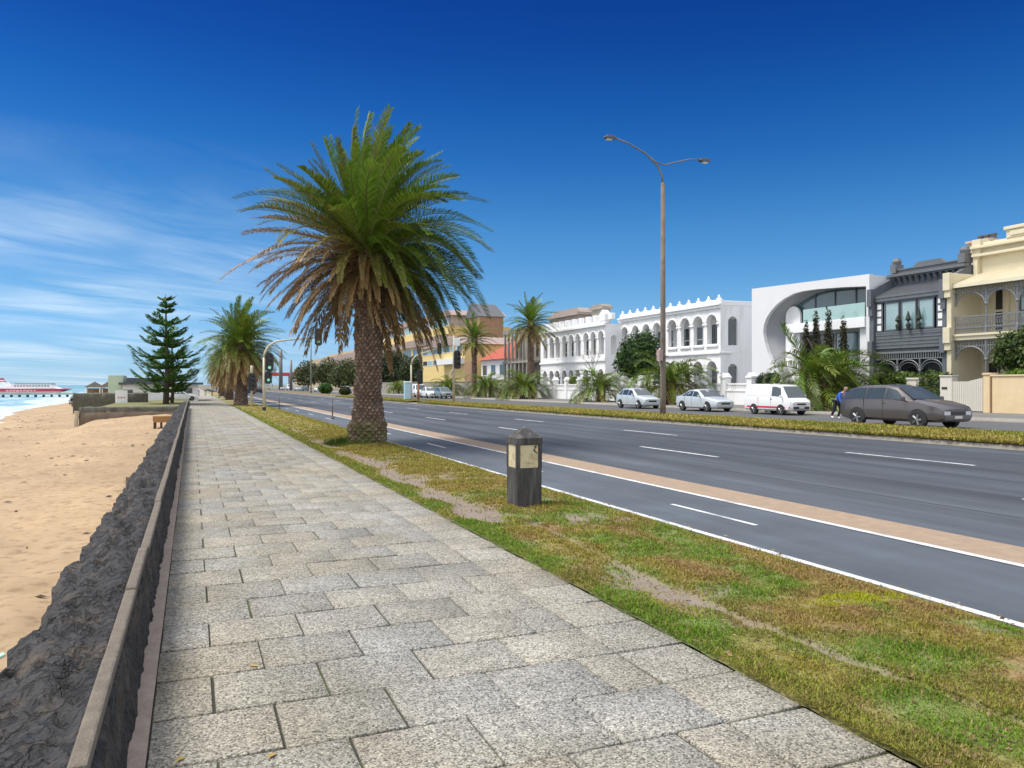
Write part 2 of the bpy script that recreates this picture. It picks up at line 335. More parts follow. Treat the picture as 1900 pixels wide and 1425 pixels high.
def wear(m, sx, sy, lo, hi):
    # polished wheel tracks and stains drawn out along the lanes
    t = m.node_tree; b = t.nodes['Principled BSDF']; tc = t.nodes.new('ShaderNodeTexCoord'); mp = t.nodes.new('ShaderNodeMapping'); mp.inputs['Scale'].default_value = (sx, sy, 1); nz = t.nodes.new('ShaderNodeTexNoise'); nz.inputs['Scale'].default_value = 1; nz.inputs['Detail'].default_value = 5
    mr = t.nodes.new('ShaderNodeMapRange'); mr.inputs[1].default_value = .3; mr.inputs[2].default_value = .7; mr.inputs[3].default_value = lo; mr.inputs[4].default_value = hi
    mx = t.nodes.new('ShaderNodeMix'); mx.data_type = 'RGBA'; mx.blend_type = 'MULTIPLY'; mx.inputs[0].default_value = 1; src = b.inputs['Base Color'].links[0].from_socket
    t.links.new(tc.outputs['Object'], mp.inputs[0]); t.links.new(mp.outputs[0], nz.inputs[0]); t.links.new(nz.outputs[0], mr.inputs[0]); t.links.new(src, mx.inputs[6]); t.links.new(mr.outputs[0], mx.inputs[7]); t.links.new(mx.outputs[2], b.inputs['Base Color'])
wear(M_asph, 1.3, .035, .62, 1.4); wear(M_asph, 9, .5, .88, 1.12); wear(M_asph, .5, .35, .85, 1.12); wear(M_asph2, 2.2, .12, .84, 1.16); wear(M_asph2, .7, .6, .88, 1.1)
wear(M_sand, .25, .16, .86, 1.12); wear(mp_, 1.9, 1.6, .88, 1.2); wear(mp_, 14, 14, .9, 1.08)
def slabs():
    rng = random.Random(4); V = []; Q = []
    def slab(x0, x1, y0, y1):
        g = .006; j = lambda: rng.uniform(-.0035, .0035)
        x0 += g+j(); x1 -= g+j(); y0 += g+.004+j(); y1 -= g+.004+j(); z = rng.uniform(-.002, .002); tx = rng.uniform(-.003, .003); ty = rng.uniform(-.003, .003)
        e = .006; o = len(V)
        for (i, dz_) in ((e, 0), (0, -.006), (0, -.035)):
            for (x, y) in ((x0+i, y0+i), (x1-i, y0+i), (x1-i, y1-i), (x0+i, y1-i)):
                V.append((x, y, z+dz_+tx*(1 if x > (x0+x1)/2 else -1)+ty*(1 if y > (y0+y1)/2 else -1)))
        Q.append((o, o+1, o+2, o+3))
        for r in (0, 4):
            for k in range(4): Q.append((o+r+4+k, o+r+4+(k+1) % 4, o+r+(k+1) % 4, o+r+k))
    y = .5; r = 0
    while y < 112:
        h = .566
        xs = [-.2, .11] + [.11+.614*k for k in (1, 2, 3)]+[2.566] if r % 2 else [-.2]+[-.2+.6147*k for k in (1, 2, 3, 4)]+[2.566]
        for a, c in zip(xs[:-1], xs[1:]): slab(a, c, y, y+h)
        slab(2.566, 3.08, y, y+h)
        y += h; r += 1
    return npmesh('footpath', np.array(V), [np.array(Q)], mp_)
tag(slabs(), kind='structure')
M_joint = pm('joint_dirt', (.045, .042, .032), (.03, .032, .02), 6, .95, .5, c3=(.09, .11, .03), s3=1.2)
tag(MB().box(-.3, 3.09, .3, 400, -.4, -.016).build('footpath_bed', M_joint), kind='structure')
tag(MB().box(-.2, 3.08, 112.05, 400, -.014, -.001).build('footpath_beyond', M_conc), kind='structure')
gut = sheet('footpath_gutter', np.array([-.3, -.25, -.2]), steps([.3, (60, .3)]), lambda X, Y: .004+(fbm(X*9, Y*3, 8)-.5)*.02-.004*(X > -.21), pm('gutter_concrete', (.40, .32, .26), (.27, .21, .17), 7, .9, .5))
tag(gut, kind='structure')
# ------------------------------------------------------------------ rough bluestone sea wall with a narrow coping
wl = thing('stone_wall', 'low dark bluestone sea wall with a rough rubble top along the left edge of the footpath', 'wall')
yw = steps([.4, (6, .028), (14, .05), (30, .12), (62, .3)])
nt = 30; prof = []
for i in range(nt+1):
    a = i/nt
    if a < .3: prof.append((-.262-.03*a/.3, .0+.5*a/.3, 'f'))
    elif a < .8: prof.append((-.38-(a-.3)/.5*.45, .52-.13*((a-.3)/.5)**2, 't'))
    else: prof.append((-.83-.12*(a-.8)/.2, .39-2.0*(a-.8)/.2, 'l'))
V = []
for y in yw: pass
PX = np.array([p[0] for p in prof]); PZ = np.array([p[1] for p in prof]); kind = np.array([p[2] for p in prof])
Pg, Yg = np.meshgrid(PX, yw); Zg = np.meshgrid(PZ, yw)[0]; Kf = (np.meshgrid(kind, yw)[0])
S_ = np.meshgrid(np.arange(nt+1)/nt*1.9, yw)[0]
def ridged(x, y, s): return 1-np.abs(2*fbm(x, y, s, 4)-1)*1.9
blk = fbm(S_*2.4+.35*Yg, Yg*1.25-S_*1.1, 40, 2); rid = ridged(S_*3.2+Yg*.9, Yg*1.6-S_*2.0, 51); fine = fbm(S_*13, Yg*11, 60, 3)
cell = np.floor(fbm(S_*2.1, Yg*1.4, 77, 3)*7)/7
dist = (blk-.5)*.09+(rid-.55)*.085+(fine-.5)*.075+(cell-.5)*.07
wtop = np.where(Kf == 't', 1.0, 0); ed = np.clip((S_/1.9-.3)/.06, 0, 1)
Zg = Zg+np.where(Kf == 't', dist*ed-.01, 0)+np.where(Kf == 'l', dist*.5, 0)
Pg = Pg+np.where(Kf == 'f', -.012+(fine-.5)*.05+(cell-.5)*.05, 0)+np.where(Kf == 'l', -dist*.6, 0)
V = np.stack([Pg, Yg, Zg], -1).reshape(-1, 3); nx = nt+1; i = (np.arange(len(yw)-1)[:, None]*nx+np.arange(nt)[None]).ravel()
npmesh('rubble', V, [np.stack([i, i+nx, i+1+nx, i+1], 1)], M_stone, wl, smooth=False)
rng = random.Random(7); y = .5; cb = MB()
while y < 61:
    l = rng.uniform(1.05, 1.5) if y < 30 else 2.5
    dz_ = rng.uniform(-.006, .006); dx_ = rng.uniform(-.006, .006); cb.box(-.362+dx_, -.300+dx_, y+.005, y+l-.005, .5, .553+dz_); y += l
cb.build('coping', M_cap, wl, bevel=.012)
# ------------------------------------------------------------------ verge: soil, worn track, blades
def verge_density(X, Y):
    n = fbm(X*1.5, Y*1.1, 11, 4); n2 = fbm(X*5, Y*4, 21, 3)
    d = (n-.27)*3.2+(n2-.5)*1.2
    trackx = 3.84+.08*np.sin(Y*.9); wdt = np.interp(Y, [0, 6, 8.5, 10, 20, 26, 34], [.05, .05, .09, .26, .3, .2, .05])
    d = d-1.25*np.exp(-((X-np.where(Y > 9, 3.62, trackx))/wdt)**2)*(Y < 34)
    d = d+.75*np.exp(-((X-3.18)/.16)**2)+.3*np.exp(-((X-5.5)/.2)**2)+np.where(Y > 12, .35, 0)+np.where(Y < 8.5, .3, 0)
    return np.clip(d, 0, 1)
def verge_green(X, Y):
    g = np.clip((fbm(X*1.9+7, Y*1.3, 91, 4)-.42)*4.2, 0, 1)
    return np.clip(g*np.interp(Y, [0, 9, 14, 30], [1, 1, .25, .2])+.5*np.exp(-((X-3.2)/.2)**2), 0, 1)
G1 = np.array((.15, .245, .022)); G2 = np.array((.31, .26, .05)); G3 = np.array((.31, .19, .08)); SO = np.array((.255, .21, .17))
def verge_mix(X, Y, r=.5):
    g = verge_green(X, Y)[..., None]; d = np.clip((fbm(X*3, Y*2, 5, 3)-.4)*4, 0, 1)[..., None]*np.interp(Y, [0, 9, 14], [1, 1, .25])[..., None]
    return G1*g+(1-g)*(G2*(1-.75*d)+G3*.75*d)
def verge_soil(X, Y):
    d = verge_density(X, Y)[..., None]; return SO*(1-d*.75)+verge_mix(X, Y)*.75*d
yv = steps([1.5, (12, .06), (30, .15), (60, .5), (200, 4)])
tag(sheet('verge_soil', np.linspace(3.085, 5.62, 45), yv, lambda X, Y: -.012+.045*verge_density(X, Y)*np.clip((5.62-X)*4, 0, 1)*np.clip((X-3.08)*5, .2, 1)+(fbm(X*7, Y*7, 2, 3)-.5)*.03-.04*np.clip((X-5)/.6, 0, 1), M_soil, colfun=verge_soil), kind='structure')
def blades(name, X, Y, Z, Lb, Wb, colr, lean=.8, seed=1):
    r = np.random.default_rng(seed); n = len(X); az = r.uniform(0, 6.283, n); le = r.uniform(.15, lean, n); L_ = Lb*r.uniform(.5, 1.3, n); a2 = az+1.57
    w = Wb*r.uniform(.6, 1.3, n)
    d = np.stack([np.cos(az)*np.sin(le), np.sin(az)*np.sin(le), np.cos(le)], 1); s = np.stack([np.cos(a2), np.sin(a2), 0*a2], 1)
    p = np.stack([X, Y, Z], 1); q = p+d*L_[:, None]*.55; e = p+d*L_[:, None]*np.array([1.25, 1.25, .82])
    V = np.stack([p-s*w[:, None]/2, p+s*w[:, None]/2, q+s*w[:, None]*.4, q-s*w[:, None]*.4, e], 1).reshape(-1, 3)
    k = np.arange(n)*5; col = np.repeat(colr, 5, 0)
    return tag(npmesh(name, V, [np.stack([k, k+1, k+2, k+3], 1), np.stack([k+3, k+2, k+4], 1)], M_blade, col=col), kind='stuff')
rs = np.random.default_rng(5)
def verge_pts(n, y0, y1, p):
    u = rs.random(n); Y = (y0**(1-p)+u*(y1**(1-p)-y0**(1-p)))**(1/(1-p)); X = rs.uniform(3.07, 5.66, n)
    k = rs.random(n) < verge_density(X, Y)**1.2*.95+.03; return X[k], Y[k]
X, Y = verge_pts(330000, 2.2, 30, 1.15)
zz = -.012+.04*verge_density(X, Y)*np.clip((5.62-X)*4, 0, 1)-.04*np.clip((X-5)/.6, 0, 1)
c = verge_mix(X, Y)*rs.uniform(.75, 1.35, (len(X), 1)); dry = rs.random(len(X)) < .16; c[dry] = np.array((.36, .25, .12))*rs.uniform(.6, 1.2, (dry.sum(), 1))
yel = ((X-4.95)/.5)**2+((Y-4.75)/.16)**2 < 1; c[yel] = np.array((.36, .36, .02))
blades('verge_grass', X, Y, zz, np.clip(.026+.0016*Y, .03, .06)*(.5+1.1*fbm(X*4, Y*4, 71, 2)), .0042+.0007*Y, c, 1.25)
X, Y = verge_pts(26000, 30, 70, 1.3); c = verge_mix(X, Y)*rs.uniform(.75, 1.35, (len(X), 1))
blades('verge_grass_beyond', X, Y, 0*X-.01, .09, .05, c, 1.0, 3)
# ------------------------------------------------------------------ bike path, paved strip, road, paint
yr = steps([-12, (60, 2), (420, 20)])
tag(sheet('bike_path', np.array([5.6, 6.6, 7.62]), yr, lambda X, Y: -.05+0*X, M_asph2), kind='structure')
tag(sheet('paved_strip', np.array([7.62, 8.5]), yr, lambda X, Y: -.046+0*X, M_brown), kind='structure')
def road_z(X, Y): return -.05+(ZF(Y)+.05)*(X-8.5)/11.5-.004
tag(sheet('road', np.linspace(8.5, 20.02, 8), yr, road_z, M_asph), kind='structure')
def farroad_z(X, Y): return ZF(Y)+.04+.1*(X-24)/8.4
tag(sheet('far_road', np.linspace(23.9, 32.42, 6), yr, farroad_z, pm('far_asphalt', (.1, .102, .105), (.075, .076, .08), .4, .85, .3, 90)), kind='structure')
tag(sheet('far_footpath', np.linspace(32.4, 60, 8), yr, lambda X, Y: ZF(Y)+.28+.05*np.clip((X-32.4)/6, 0, 1), pm('far_footpath_asphalt', (.17, .165, .155), (.12, .118, .11), .5, .9, .3, 60)), kind='structure')
tag(sheet('far_kerb', np.array([32.33, 32.345, 32.47, 32.48]), yr, lambda X, Y: ZF(Y)+np.where(X < 32.34, .1, .287)+np.where(X > 32.475, -.01, 0), M_conc, smooth=False), kind='structure')
def line(name, x, w, y0, y1, zfun, mat=M_paint):
    tag(sheet(name, np.array([x-w/2, x+w/2]), np.linspace(y0, y1, max(2, int((y1-y0)/3)+1)), lambda X, Y: zfun(X, Y)+.005, mat), kind='structure')
line('white_edge_line', 5.74, .1, 1, 150, lambda X, Y: -.05+0*X)
line('white_edge_line', 7.62, .11, 1, 150, lambda X, Y: -.047+0*X)
# bike path centre dashes: the one at pixels (1305,950)-(1515,999) sets the rhythm
for k in range(-1, 9):
    line('bike_path_dash', 6.68, .075, 8.05+k*6.6, 9.95+k*6.6, lambda X, Y: -.05+0*X)
for x, y0 in ((11.95, 4.6), (15.65, 11.8)):
    for k in range(-1, 11): line('lane_dash', x, .12, y0+k*11.2, y0+k*11.2+3.6, lambda X, Y: road_z(X, Y)+.001)
M_seam = pm('tar_seam', (.025, .028, .033), (.04, .045, .052), 5, .7)
for xq, yq in ((10.3, -6), (13.75, -6), (17.3, -6)): line('road_seam', xq, .035, yq, 150, lambda X, Y: road_z(X, Y)-.002, M_seam)
line('lane_line', 18.6, .1, 62, 150, road_z)
# median: kerb lip, grass sheet, blades
def med_z(X, Y): return ZF(Y)+.13+.14*np.sin(np.clip((X-20.0)/4, 0, 1)*math.pi)**.6*1.0
gaps = [(20.0, 73.5), (77.5, 420)]
for a, c_ in gaps:
    yy = steps([a-34 if a < 30 else a, (60, .6) if a < 30 else (90, .6), (c_, 6)])
    tag(sheet('median_kerb', np.array([19.9, 20.02, 20.05, 20.16]), yy, lambda X, Y: ZF(Y)+np.where(X < 19.95, 0, np.where(X < 20.03, .02, np.where(X < 20.1, .11, .13))), M_kerb, smooth=False), kind='structure')
    tag(sheet('median', np.linspace(20.12, 24.0, 8), yy, med_z, pm('median_soil', (.2, .15, .06), (.13, .1, .035), 1.5, .95, .5)), kind='structure')
tag(MB().box(20.05, 24.0, 73.5, 77.5, -.3, -.06).build('median_crossing', M_conc), kind='structure')
n = 75000; u = rs.random(n); Y = 8+(u**1.7)*112; X = rs.uniform(20.02, 24.05, n)
edge = rs.random(n) < .25; X[edge] = 20.0+np.abs(rs.normal(0, .1, edge.sum()))
k = ~((Y > 73.3) & (Y < 77.7)); X, Y = X[k], Y[k]
c = np.array((.27, .205, .045))*(1-.0)+0; g = np.clip((fbm(X*.7, Y*.35, 66)-.5)*4, 0, 1)[:, None]
c = np.array((.38, .32, .075))*(1-g)+np.array((.24, .26, .04))*g; c = c*rs.uniform(.6, 1.25, (len(X), 1))
blades('median_grass', X, Y, med_z(np.maximum(X, 20.1), Y)-.01, .125, .03+.0004*Y, c, 1.0, 9)

# weed, twigs and shell on the sand; trodden litter on the verge
n = 230; Y = 5+80*rs.random(n)**1.3; X = -.95-rs.random(n)*np.minimum(12, .2*Y+1.0)
band = rs.random(n) < .45; X[band] = land_x(Y[band])+2.2+rs.normal(0, .7, band.sum()); k = X < -.9; X, Y = X[k], Y[k]
a = rs.uniform(0, 6.28, len(X)); L_ = rs.uniform(.012, .07, len(X))*(1+Y/30); W_ = L_*rs.uniform(.25, .7, len(X)); z = sand_z(X, Y)+.012
d = np.stack([np.cos(a)*L_, np.sin(a)*L_, 0*a], 1); s_ = np.stack([-np.sin(a)*W_, np.cos(a)*W_, 0*a], 1); p = np.stack([X, Y, z], 1)
V = np.stack([p-d, p-s_, p+d, p+s_, p+np.array((0, 0, .03))], 1).reshape(-1, 3); k = np.arange(len(X))*5
tag(npmesh('seaweed', V, [np.concatenate([np.stack([k+i, k+(i+1) % 4, k+4], 1) for i in range(4)])], pm('dry_weed', (.09, .065, .035), (.05, .035, .02), 3, .95)), kind='stuff')
n = 2600; Y = 2.5+22*rs.random(n)**1.5; X = rs.uniform(3.1, 5.6, n); a = rs.uniform(0, 6.28, n); L_ = rs.uniform(.008, .03, n); W_ = L_*rs.uniform(.2, .6, n)
d = np.stack([np.cos(a)*L_, np.sin(a)*L_, rs.normal(0, .004, n)], 1); s_ = np.stack([-np.sin(a)*W_, np.cos(a)*W_, rs.normal(0, .004, n)], 1); p = np.stack([X, Y, .012+.03*verge_density(X, Y)], 1)
V = np.stack([p-d, p-s_, p+d, p+s_], 1).reshape(-1, 3); k = np.arange(n)*4; c = np.array((.3, .2, .11))*rs.uniform(.3, 1.5, (n, 1))
tag(npmesh('leaf_litter', V, [np.stack([k, k+1, k+2, k+3], 1)], M_blade, col=np.repeat(c, 4, 0)), kind='stuff')
# ------------------------------------------------------------------ plants
M_leaf = pm('leaves', (1, 1, 1), (.7, .75, .65), 3, .55, tint=True, trans=.25, spec=.35, island=.3)
M_frond = pm('palm_fronds', (1, 1, 1), (.78, .82, .72), 3, .42, tint=True, trans=.2, spec=.4, island=.25)
M_ptrunk = pm('palm_trunk', (.2, .135, .1), (.1, .065, .047), 5, .95, .7, 30, c3=(.23, .175, .135), s3=3, tint=True)
M_bark = pm('bark', (.14, .1, .075), (.07, .05, .038), 6, .95, .8, 30)
WIND = np.array((RX, RY, 0.0))
def rot(v, k, a):
    return v*math.cos(a)+np.cross(k, v)*math.sin(a)+k*np.dot(k, v)*(1-math.cos(a))
def palm_crown(name, parent, zc, specs, rng, M=46, lw=.036, lmax=.5, wind=.35, n=13, lean=(0, 0), vee=.42, jit=.12):
    """specs: list of (azimuth, elevation, length, droop, dryness 0..1, base height offset)"""
    V = []; Q = []; T = []; C = []
    def emit(pts, quads=(), tris=(), col=None):
        o = len(V); V.extend(pts); C.extend([col]*len(pts)); Q.extend([[i+o for i in q] for q in quads]); T.extend([[i+o for i in q] for q in tris])
    up = np.array((0, 0, 1.0))
    for az, el, Lf, dr, dry, zo in specs:
        d = np.array((math.cos(el)*math.cos(az), math.cos(el)*math.sin(az), math.sin(el))); p = np.array((lean[0], lean[1], zc+zo))+d*.22
        P = [p.copy()]; Dn = [d.copy()]
        for i in range(n):
            s = (i+.5)/n; d = d+(-up*dr*(.35+s)+WIND*wind*s*(1-.5*dry))*(1.0/n)*1.6; d /= np.linalg.norm(d); p = p+d*Lf/n; P.append(p.copy()); Dn.append(d.copy())
        P = np.array(P); Dn = np.array(Dn)
        g = np.array((.088, .175, .018))*rng.uniform(.65, 1.4)+np.array((.08, .05, 0))*rng.random()*.8
        b = np.array((.39, .24, .11))*rng.uniform(.65, 1.25)
        rc = np.array((.22, .2, .07))*(1-dry)+np.array((.3, .21, .12))*dry
        side0 = np.cross(Dn[0], up)
        if np.linalg.norm(side0) < .15: side0 = np.array((1.0, 0, 0))
        side0 /= np.linalg.norm(side0); side0 = rot(side0, Dn[0], rng.uniform(-.4, .4))
        # rachis
        sides = []; sp = side0
        for i in range(n+1):
            sp = sp-Dn[i]*np.dot(sp, Dn[i]); sp /= np.linalg.norm(sp); sides.append(sp)
        sides = np.array(sides); nor = np.cross(sides, Dn)
        w = np.interp(np.arange(n+1)/n, [0, .1, 1], [.075, .036, .008])[:, None]*(Lf/4.2)
        rp = np.concatenate([P+sides*w, P-sides*w, P-nor*w*.8]); k = n+1
        emit(list(rp), [[i, i+1, k+i+1, k+i] for i in range(n)]+[[i, 2*k+i, 2*k+i+1, i+1] for i in range(n)]+[[k+i, k+i+1, 2*k+i+1, 2*k+i] for i in range(n)], col=rc)
        for j in range(M):
            s = .1+.9*(j+rng.random()*.6)/M; f = s*n; i = min(n-1, int(f)); t = f-i
            q = P[i]*(1-t)+P[i+1]*t; dd = Dn[i]*(1-t)+Dn[i+1]*t; sd_ = sides[i]; no = nor[i]
            ll = lmax*(Lf/4.2)*float(np.interp(s, [0, .1, .35, .7, .92, 1], [.25, .55, 1, .9, .6, .45]))*rng.uniform(.85, 1.12)
            fw = float(np.interp(s, [0, .5, 1], [.55, .8, 1.6]))*(1.0 if dry < .5 else 1.3)
            for sg in (1, -1):
                if dry > .6 and rng.random() < .12: continue
                v = sd_*sg*(.95)+dd*fw+no*(vee-.5*dry)+np.array((rng.uniform(-jit, jit), rng.uniform(-jit, jit), rng.uniform(-jit, jit))); v /= np.linalg.norm(v)
                e = q+v*ll*.55; v2 = v-up*(.25+.55*dry)+WIND*.12; v2 /= np.linalg.norm(v2); tip = e+v2*ll*.5
                wd = np.cross(v, no); nn = np.linalg.norm(wd); wd = (wd/nn if nn > 1e-3 else sd_)*lw*.5*(Lf/4.2)**.5
                m = min(1, max(0, dry+rng.uniform(-.18, .18)+(.25*(s-.75) if dry > .2 else 0)))
                c = (g*(1-m)+b*m)*rng.uniform(.8, 1.25)
                emit([q-wd*.6, q+wd*.6, e+wd, e-wd, tip], [[0, 1, 2, 3]], [[3, 2, 4]], c)
    return npmesh(name, np.array(V), [np.array(Q), np.array(T)], M_frond, parent, np.array(C))
def palm_trunk(parent, prof, lean=(0, 0), nth=72, nz=150, amp=.045, ncol=13, seed=1, moss=0.0, kz=3.4):
    zs = np.linspace(0, prof[-1][0], nz); th = np.linspace(0, 2*np.pi, nth, endpoint=False)
    T, Z = np.meshgrid(th, zs); Rr = np.interp(Z, [p[0] for p in prof], [p[1] for p in prof])
    wq = fbm(np.cos(T)*2.5+Z*1.7, np.sin(T)*2.5+Z*2.3, seed+5, 3)*1.6;
    a = T*ncol/(2*np.pi)+Z*kz+wq; b = T*ncol/(2*np.pi)-Z*kz+wq*.6
    pat = np.minimum(np.abs(np.sin(np.pi*a)), np.abs(np.sin(np.pi*b)))
    saw = (a % 1)*.3+((-b) % 1)*.9
    nn = fbm(np.cos(T)*3+Z*2.2+9, np.sin(T)*3+Z*1.3, seed, 4)
    Rr = Rr+amp*(pat-.4)+amp*.8*(saw-.6)+(nn-.5)*.16*Rr/.5
    ci = _h(np.floor(a).astype(np.int64), np.floor(b).astype(np.int64), 9); Rr = Rr+amp*1.0*(ci-.5)*np.minimum(1, pat*3)
    l0 = np.interp(Z, [0, prof[-1][0]], [0, 1])
    V = np.stack([Rr*np.cos(T)+lean[0]*l0, Rr*np.sin(T)+lean[1]*l0, Z], -1).reshape(-1, 3)
    i = np.arange(nz-1)[:, None]*nth; j = np.arange(nth)[None]; j2 = (j+1) % nth
    scar = (.35+1.3*ci)*np.clip((pat-.3)*2.2, 0, 1)*(.5+.8*fbm(T*8, Z*7, 3, 2)); c = .62+scar[..., None]*np.array((.95, .9, .85))*.9
    if moss: mo = (np.clip((1.1-Z)/.9, 0, 1)*np.clip((nn-.35)*4, 0, 1)*moss)[..., None]; c = c*(1-mo)+mo*np.array((.55, .95, .25))
    return npmesh('trunk', V, [np.stack([i+j, i+j2, i+nth+j2, i+nth+j], -1).reshape(-1, 4)], M_ptrunk, parent, c.reshape(-1, 3))
# the great palm by the verge
bx_, by_, bz_, _ = G(680, 826)
rng = random.Random(11)
pt = thing('palm_tree', 'great thick-trunked date palm nearest the camera, its windblown crown hung with brown fronds', 'palm tree', (4.83, by_, -.03), group='date palms along the verge')
palm_trunk(pt, [(0, .62), (.12, .56), (.35, .54), (.6, .55), (.72, .46), (1.3, .40), (2.2, .375), (3.2, .38), (4.1, .43), (4.8, .55), (5.6, .5), (6.0, .25)], (.08, -.02), nth=120, nz=300, amp=.055, ncol=17, moss=.8, kz=5.2)
wa = math.atan2(RY, RX)
def frond_set(rng, n, L0, e0, e1, dry_fn, droop_fn, zspan=.5, lj=.15):
    out = []
    for i in range(n):
        t = (i+.5)/n; el = .45*(e0+(e1-e0)*t)+.55*math.asin(max(-1, min(1, math.sin(e0)+t*(math.sin(e1)-math.sin(e0)))))+rng.uniform(-.09, .09); az = i*2.39996+rng.uniform(-.2, .2)
        out.append((az, el, L0*rng.uniform(1-lj, 1+lj), droop_fn(t, rng), dry_fn(t, az, rng), -zspan*(1-t)))
    return out
def big_fronds(r):
    out = []
    for az, el, L_, dr, dry, zo in frond_set(r, 310, 3.75, R_(-34), R_(87), dry_big, lambda t, q: float(np.interp(t, [0, .2, .5, .8, 1], [.95, 1.15, 1.15, .75, .4]))*q.uniform(.65, 1.4), .7):
        lee = math.cos(az-wa); front = max(0, -math.sin(az)*.98-.2*math.cos(az))     # towards the path the lowest fronds have been cut back
        if el < R_(45): dr *= 1+.45*lee
        if el > R_(50): L_ *= .9
        if el < R_(12): L_ *= .84; zo += .15
        if el < R_(28): L_ *= 1-.52*front**1.5*(1 if el < R_(8) else .6)
        out.append((az, el, L_, dr, dry, zo))
    return out
def dry_big(t, az, r):
    left = -math.cos(az-wa)      # windward side is burnt
    d = (.57-t)*4.4+1.15*left*(1 if t < .68 else .3)*(1-t)*1.5+r.uniform(-.25, .25)
    return min(1, max(0, d))
palm_crown('crown', pt, 5.85, big_fronds(rng), rng, M=88, lw=.034, lmax=.44, wind=.5, vee=.75, jit=.2, lean=(.08, -.02))
st = palm_crown('dead_fronds', pt, 5.1, [(i*2.399+.3, R_(rng.uniform(-70, -40)), rng.uniform(.8, 1.7), rng.uniform(.3, .7), 1.0, -.1-.5*rng.random()) for i in range(30)], rng, M=30, lw=.04, lmax=.3, wind=.35, lean=(.08, -.02))
def tuft(name, x, y, z, n, rad, hgt, c, seed, label, cat='grass', w=.012):
    r = np.random.default_rng(seed); a = r.uniform(0, 6.28, n); q = rad*np.sqrt(r.random(n)); cc = np.array(c)*r.uniform(.6, 1.4, (n, 1))
    o = blades(name, x+q*np.cos(a), y+q*np.sin(a), z+0*a, hgt*(1.2-.6*q/rad), w, cc, 1.0, seed)
    return o
tuft('weeds', 4.55, by_-.15, -.02, 2600, .95, .2, (.1, .15, .02), 3, '')
tuft('weeds', 4.15, by_+.25, -.02, 1200, .6, .26, (.05, .09, .018), 4, '')
# the palms beyond, down the verge
rng = random.Random(23)
p2 = thing('palm_tree', 'second date palm along the verge, beside the near traffic signals, with a tan skirt', 'palm tree', (3.85, 70, -.03), group='date palms along the verge')
palm_trunk(p2, [(0, .62), (.4, .52), (1.5, .45), (3.4, .44), (4.3, .55), (5.2, .4)], nth=40, nz=90, amp=.06, ncol=10, seed=5)
palm_crown('crown', p2, 5.3, frond_set(rng, 190, 3.5, R_(-50), R_(86), lambda t, az, r: min(1, max(0, (.5-t)*3.4+r.uniform(-.1, .1))), lambda t, r: float(np.interp(t, [0, .3, .6, 1], [.8, 1.0, 1.0, .55]))*r.uniform(.7, 1.3), .7), rng, M=34, lw=.06, lmax=.6, wind=.5, n=10)
for k, (x, Y, s, rz, lab) in enumerate(((4.35, 83, .86, .4, 'third date palm along the verge, its brown skirt overlapping the second palm'), (4.0, 96, .82, -.5, 'fourth date palm from the camera along the verge, brown and half hidden'), (4.3, 110, .8, .7, 'fifth date palm from the camera along the verge, far and small'), (4.1, 127, .8, -.3, 'farthest date palm that shows along the verge, by the clubhouse end'))):
    dup(p2, (x, Y, -.05), rz, lab, s)
# short palms on the far footpath
rng = random.Random(31)
def short_palm(label, x, y, z, n, L, e0, th, wnd, M=30, dry=.35, lw=.06, seed=1):
    r = random.Random(seed)
    p = thing('short_palm', label, 'palm tree', (x, y, z), group='short palms on the far footpath')
    palm_trunk(p, [(0, .42), (th*.5, .4), (th, .46), (th+.35, .22)], nth=28, nz=30, amp=.07, ncol=8, seed=seed)
    palm_crown('crown', p, th+.2, frond_set(r, n, L, R_(e0), R_(62), lambda t, az, q: min(1, max(0, (dry-t)*3+q.uniform(-.15, .15))), lambda t, q: float(np.interp(t, [0, .5, 1], [1.2, 1.7, 1.25]))*q.uniform(.75, 1.3), .25), r, M=M, lw=lw, lmax=.62, wind=wnd, n=10)
    return p
def far_pt(px, X): Y, D = onX(px, X); return X, Y, gz(X, Y)-.02
SP = {}
SP['van'] = short_palm('large short palm with sprawling fronds between the white van and the moving car', *far_pt(1527, 35.2), 100, 4.2, -4, 1.4, 1.5, M=40, dry=.3, lw=.055, seed=41)
SP['lamp'] = short_palm('rounded short palm with drooping golden fronds behind the lamp pole', *far_pt(1243, 35), 95, 3.9, -2, 1.45, .5, M=34, dry=.42, lw=.06, seed=42)
SP['hatch'] = short_palm('short palm with spiky fronds standing left of the pale hatchback', *far_pt(1115, 35), 75, 3.5, 2, 1.0, .35, M=30, dry=.28, lw=.06, seed=43)
for px, sc_, rz, lab in ((972, 1.08, .5, 'short palm whose fronds touch the left end of the white arcaded terrace'), (905, 1.02, -.7, 'short palm with arched fronds directly left of the one touching the white terrace'), (832, .95, 2.6, 'low short palm behind the far signal mast, beside the parked cars'), (738, .8, 1.6, 'smallest short palm, standing alone under the dark tree by the grey wall')):
    dup(SP['hatch'], far_pt(px, 35), rz, lab, sc_)
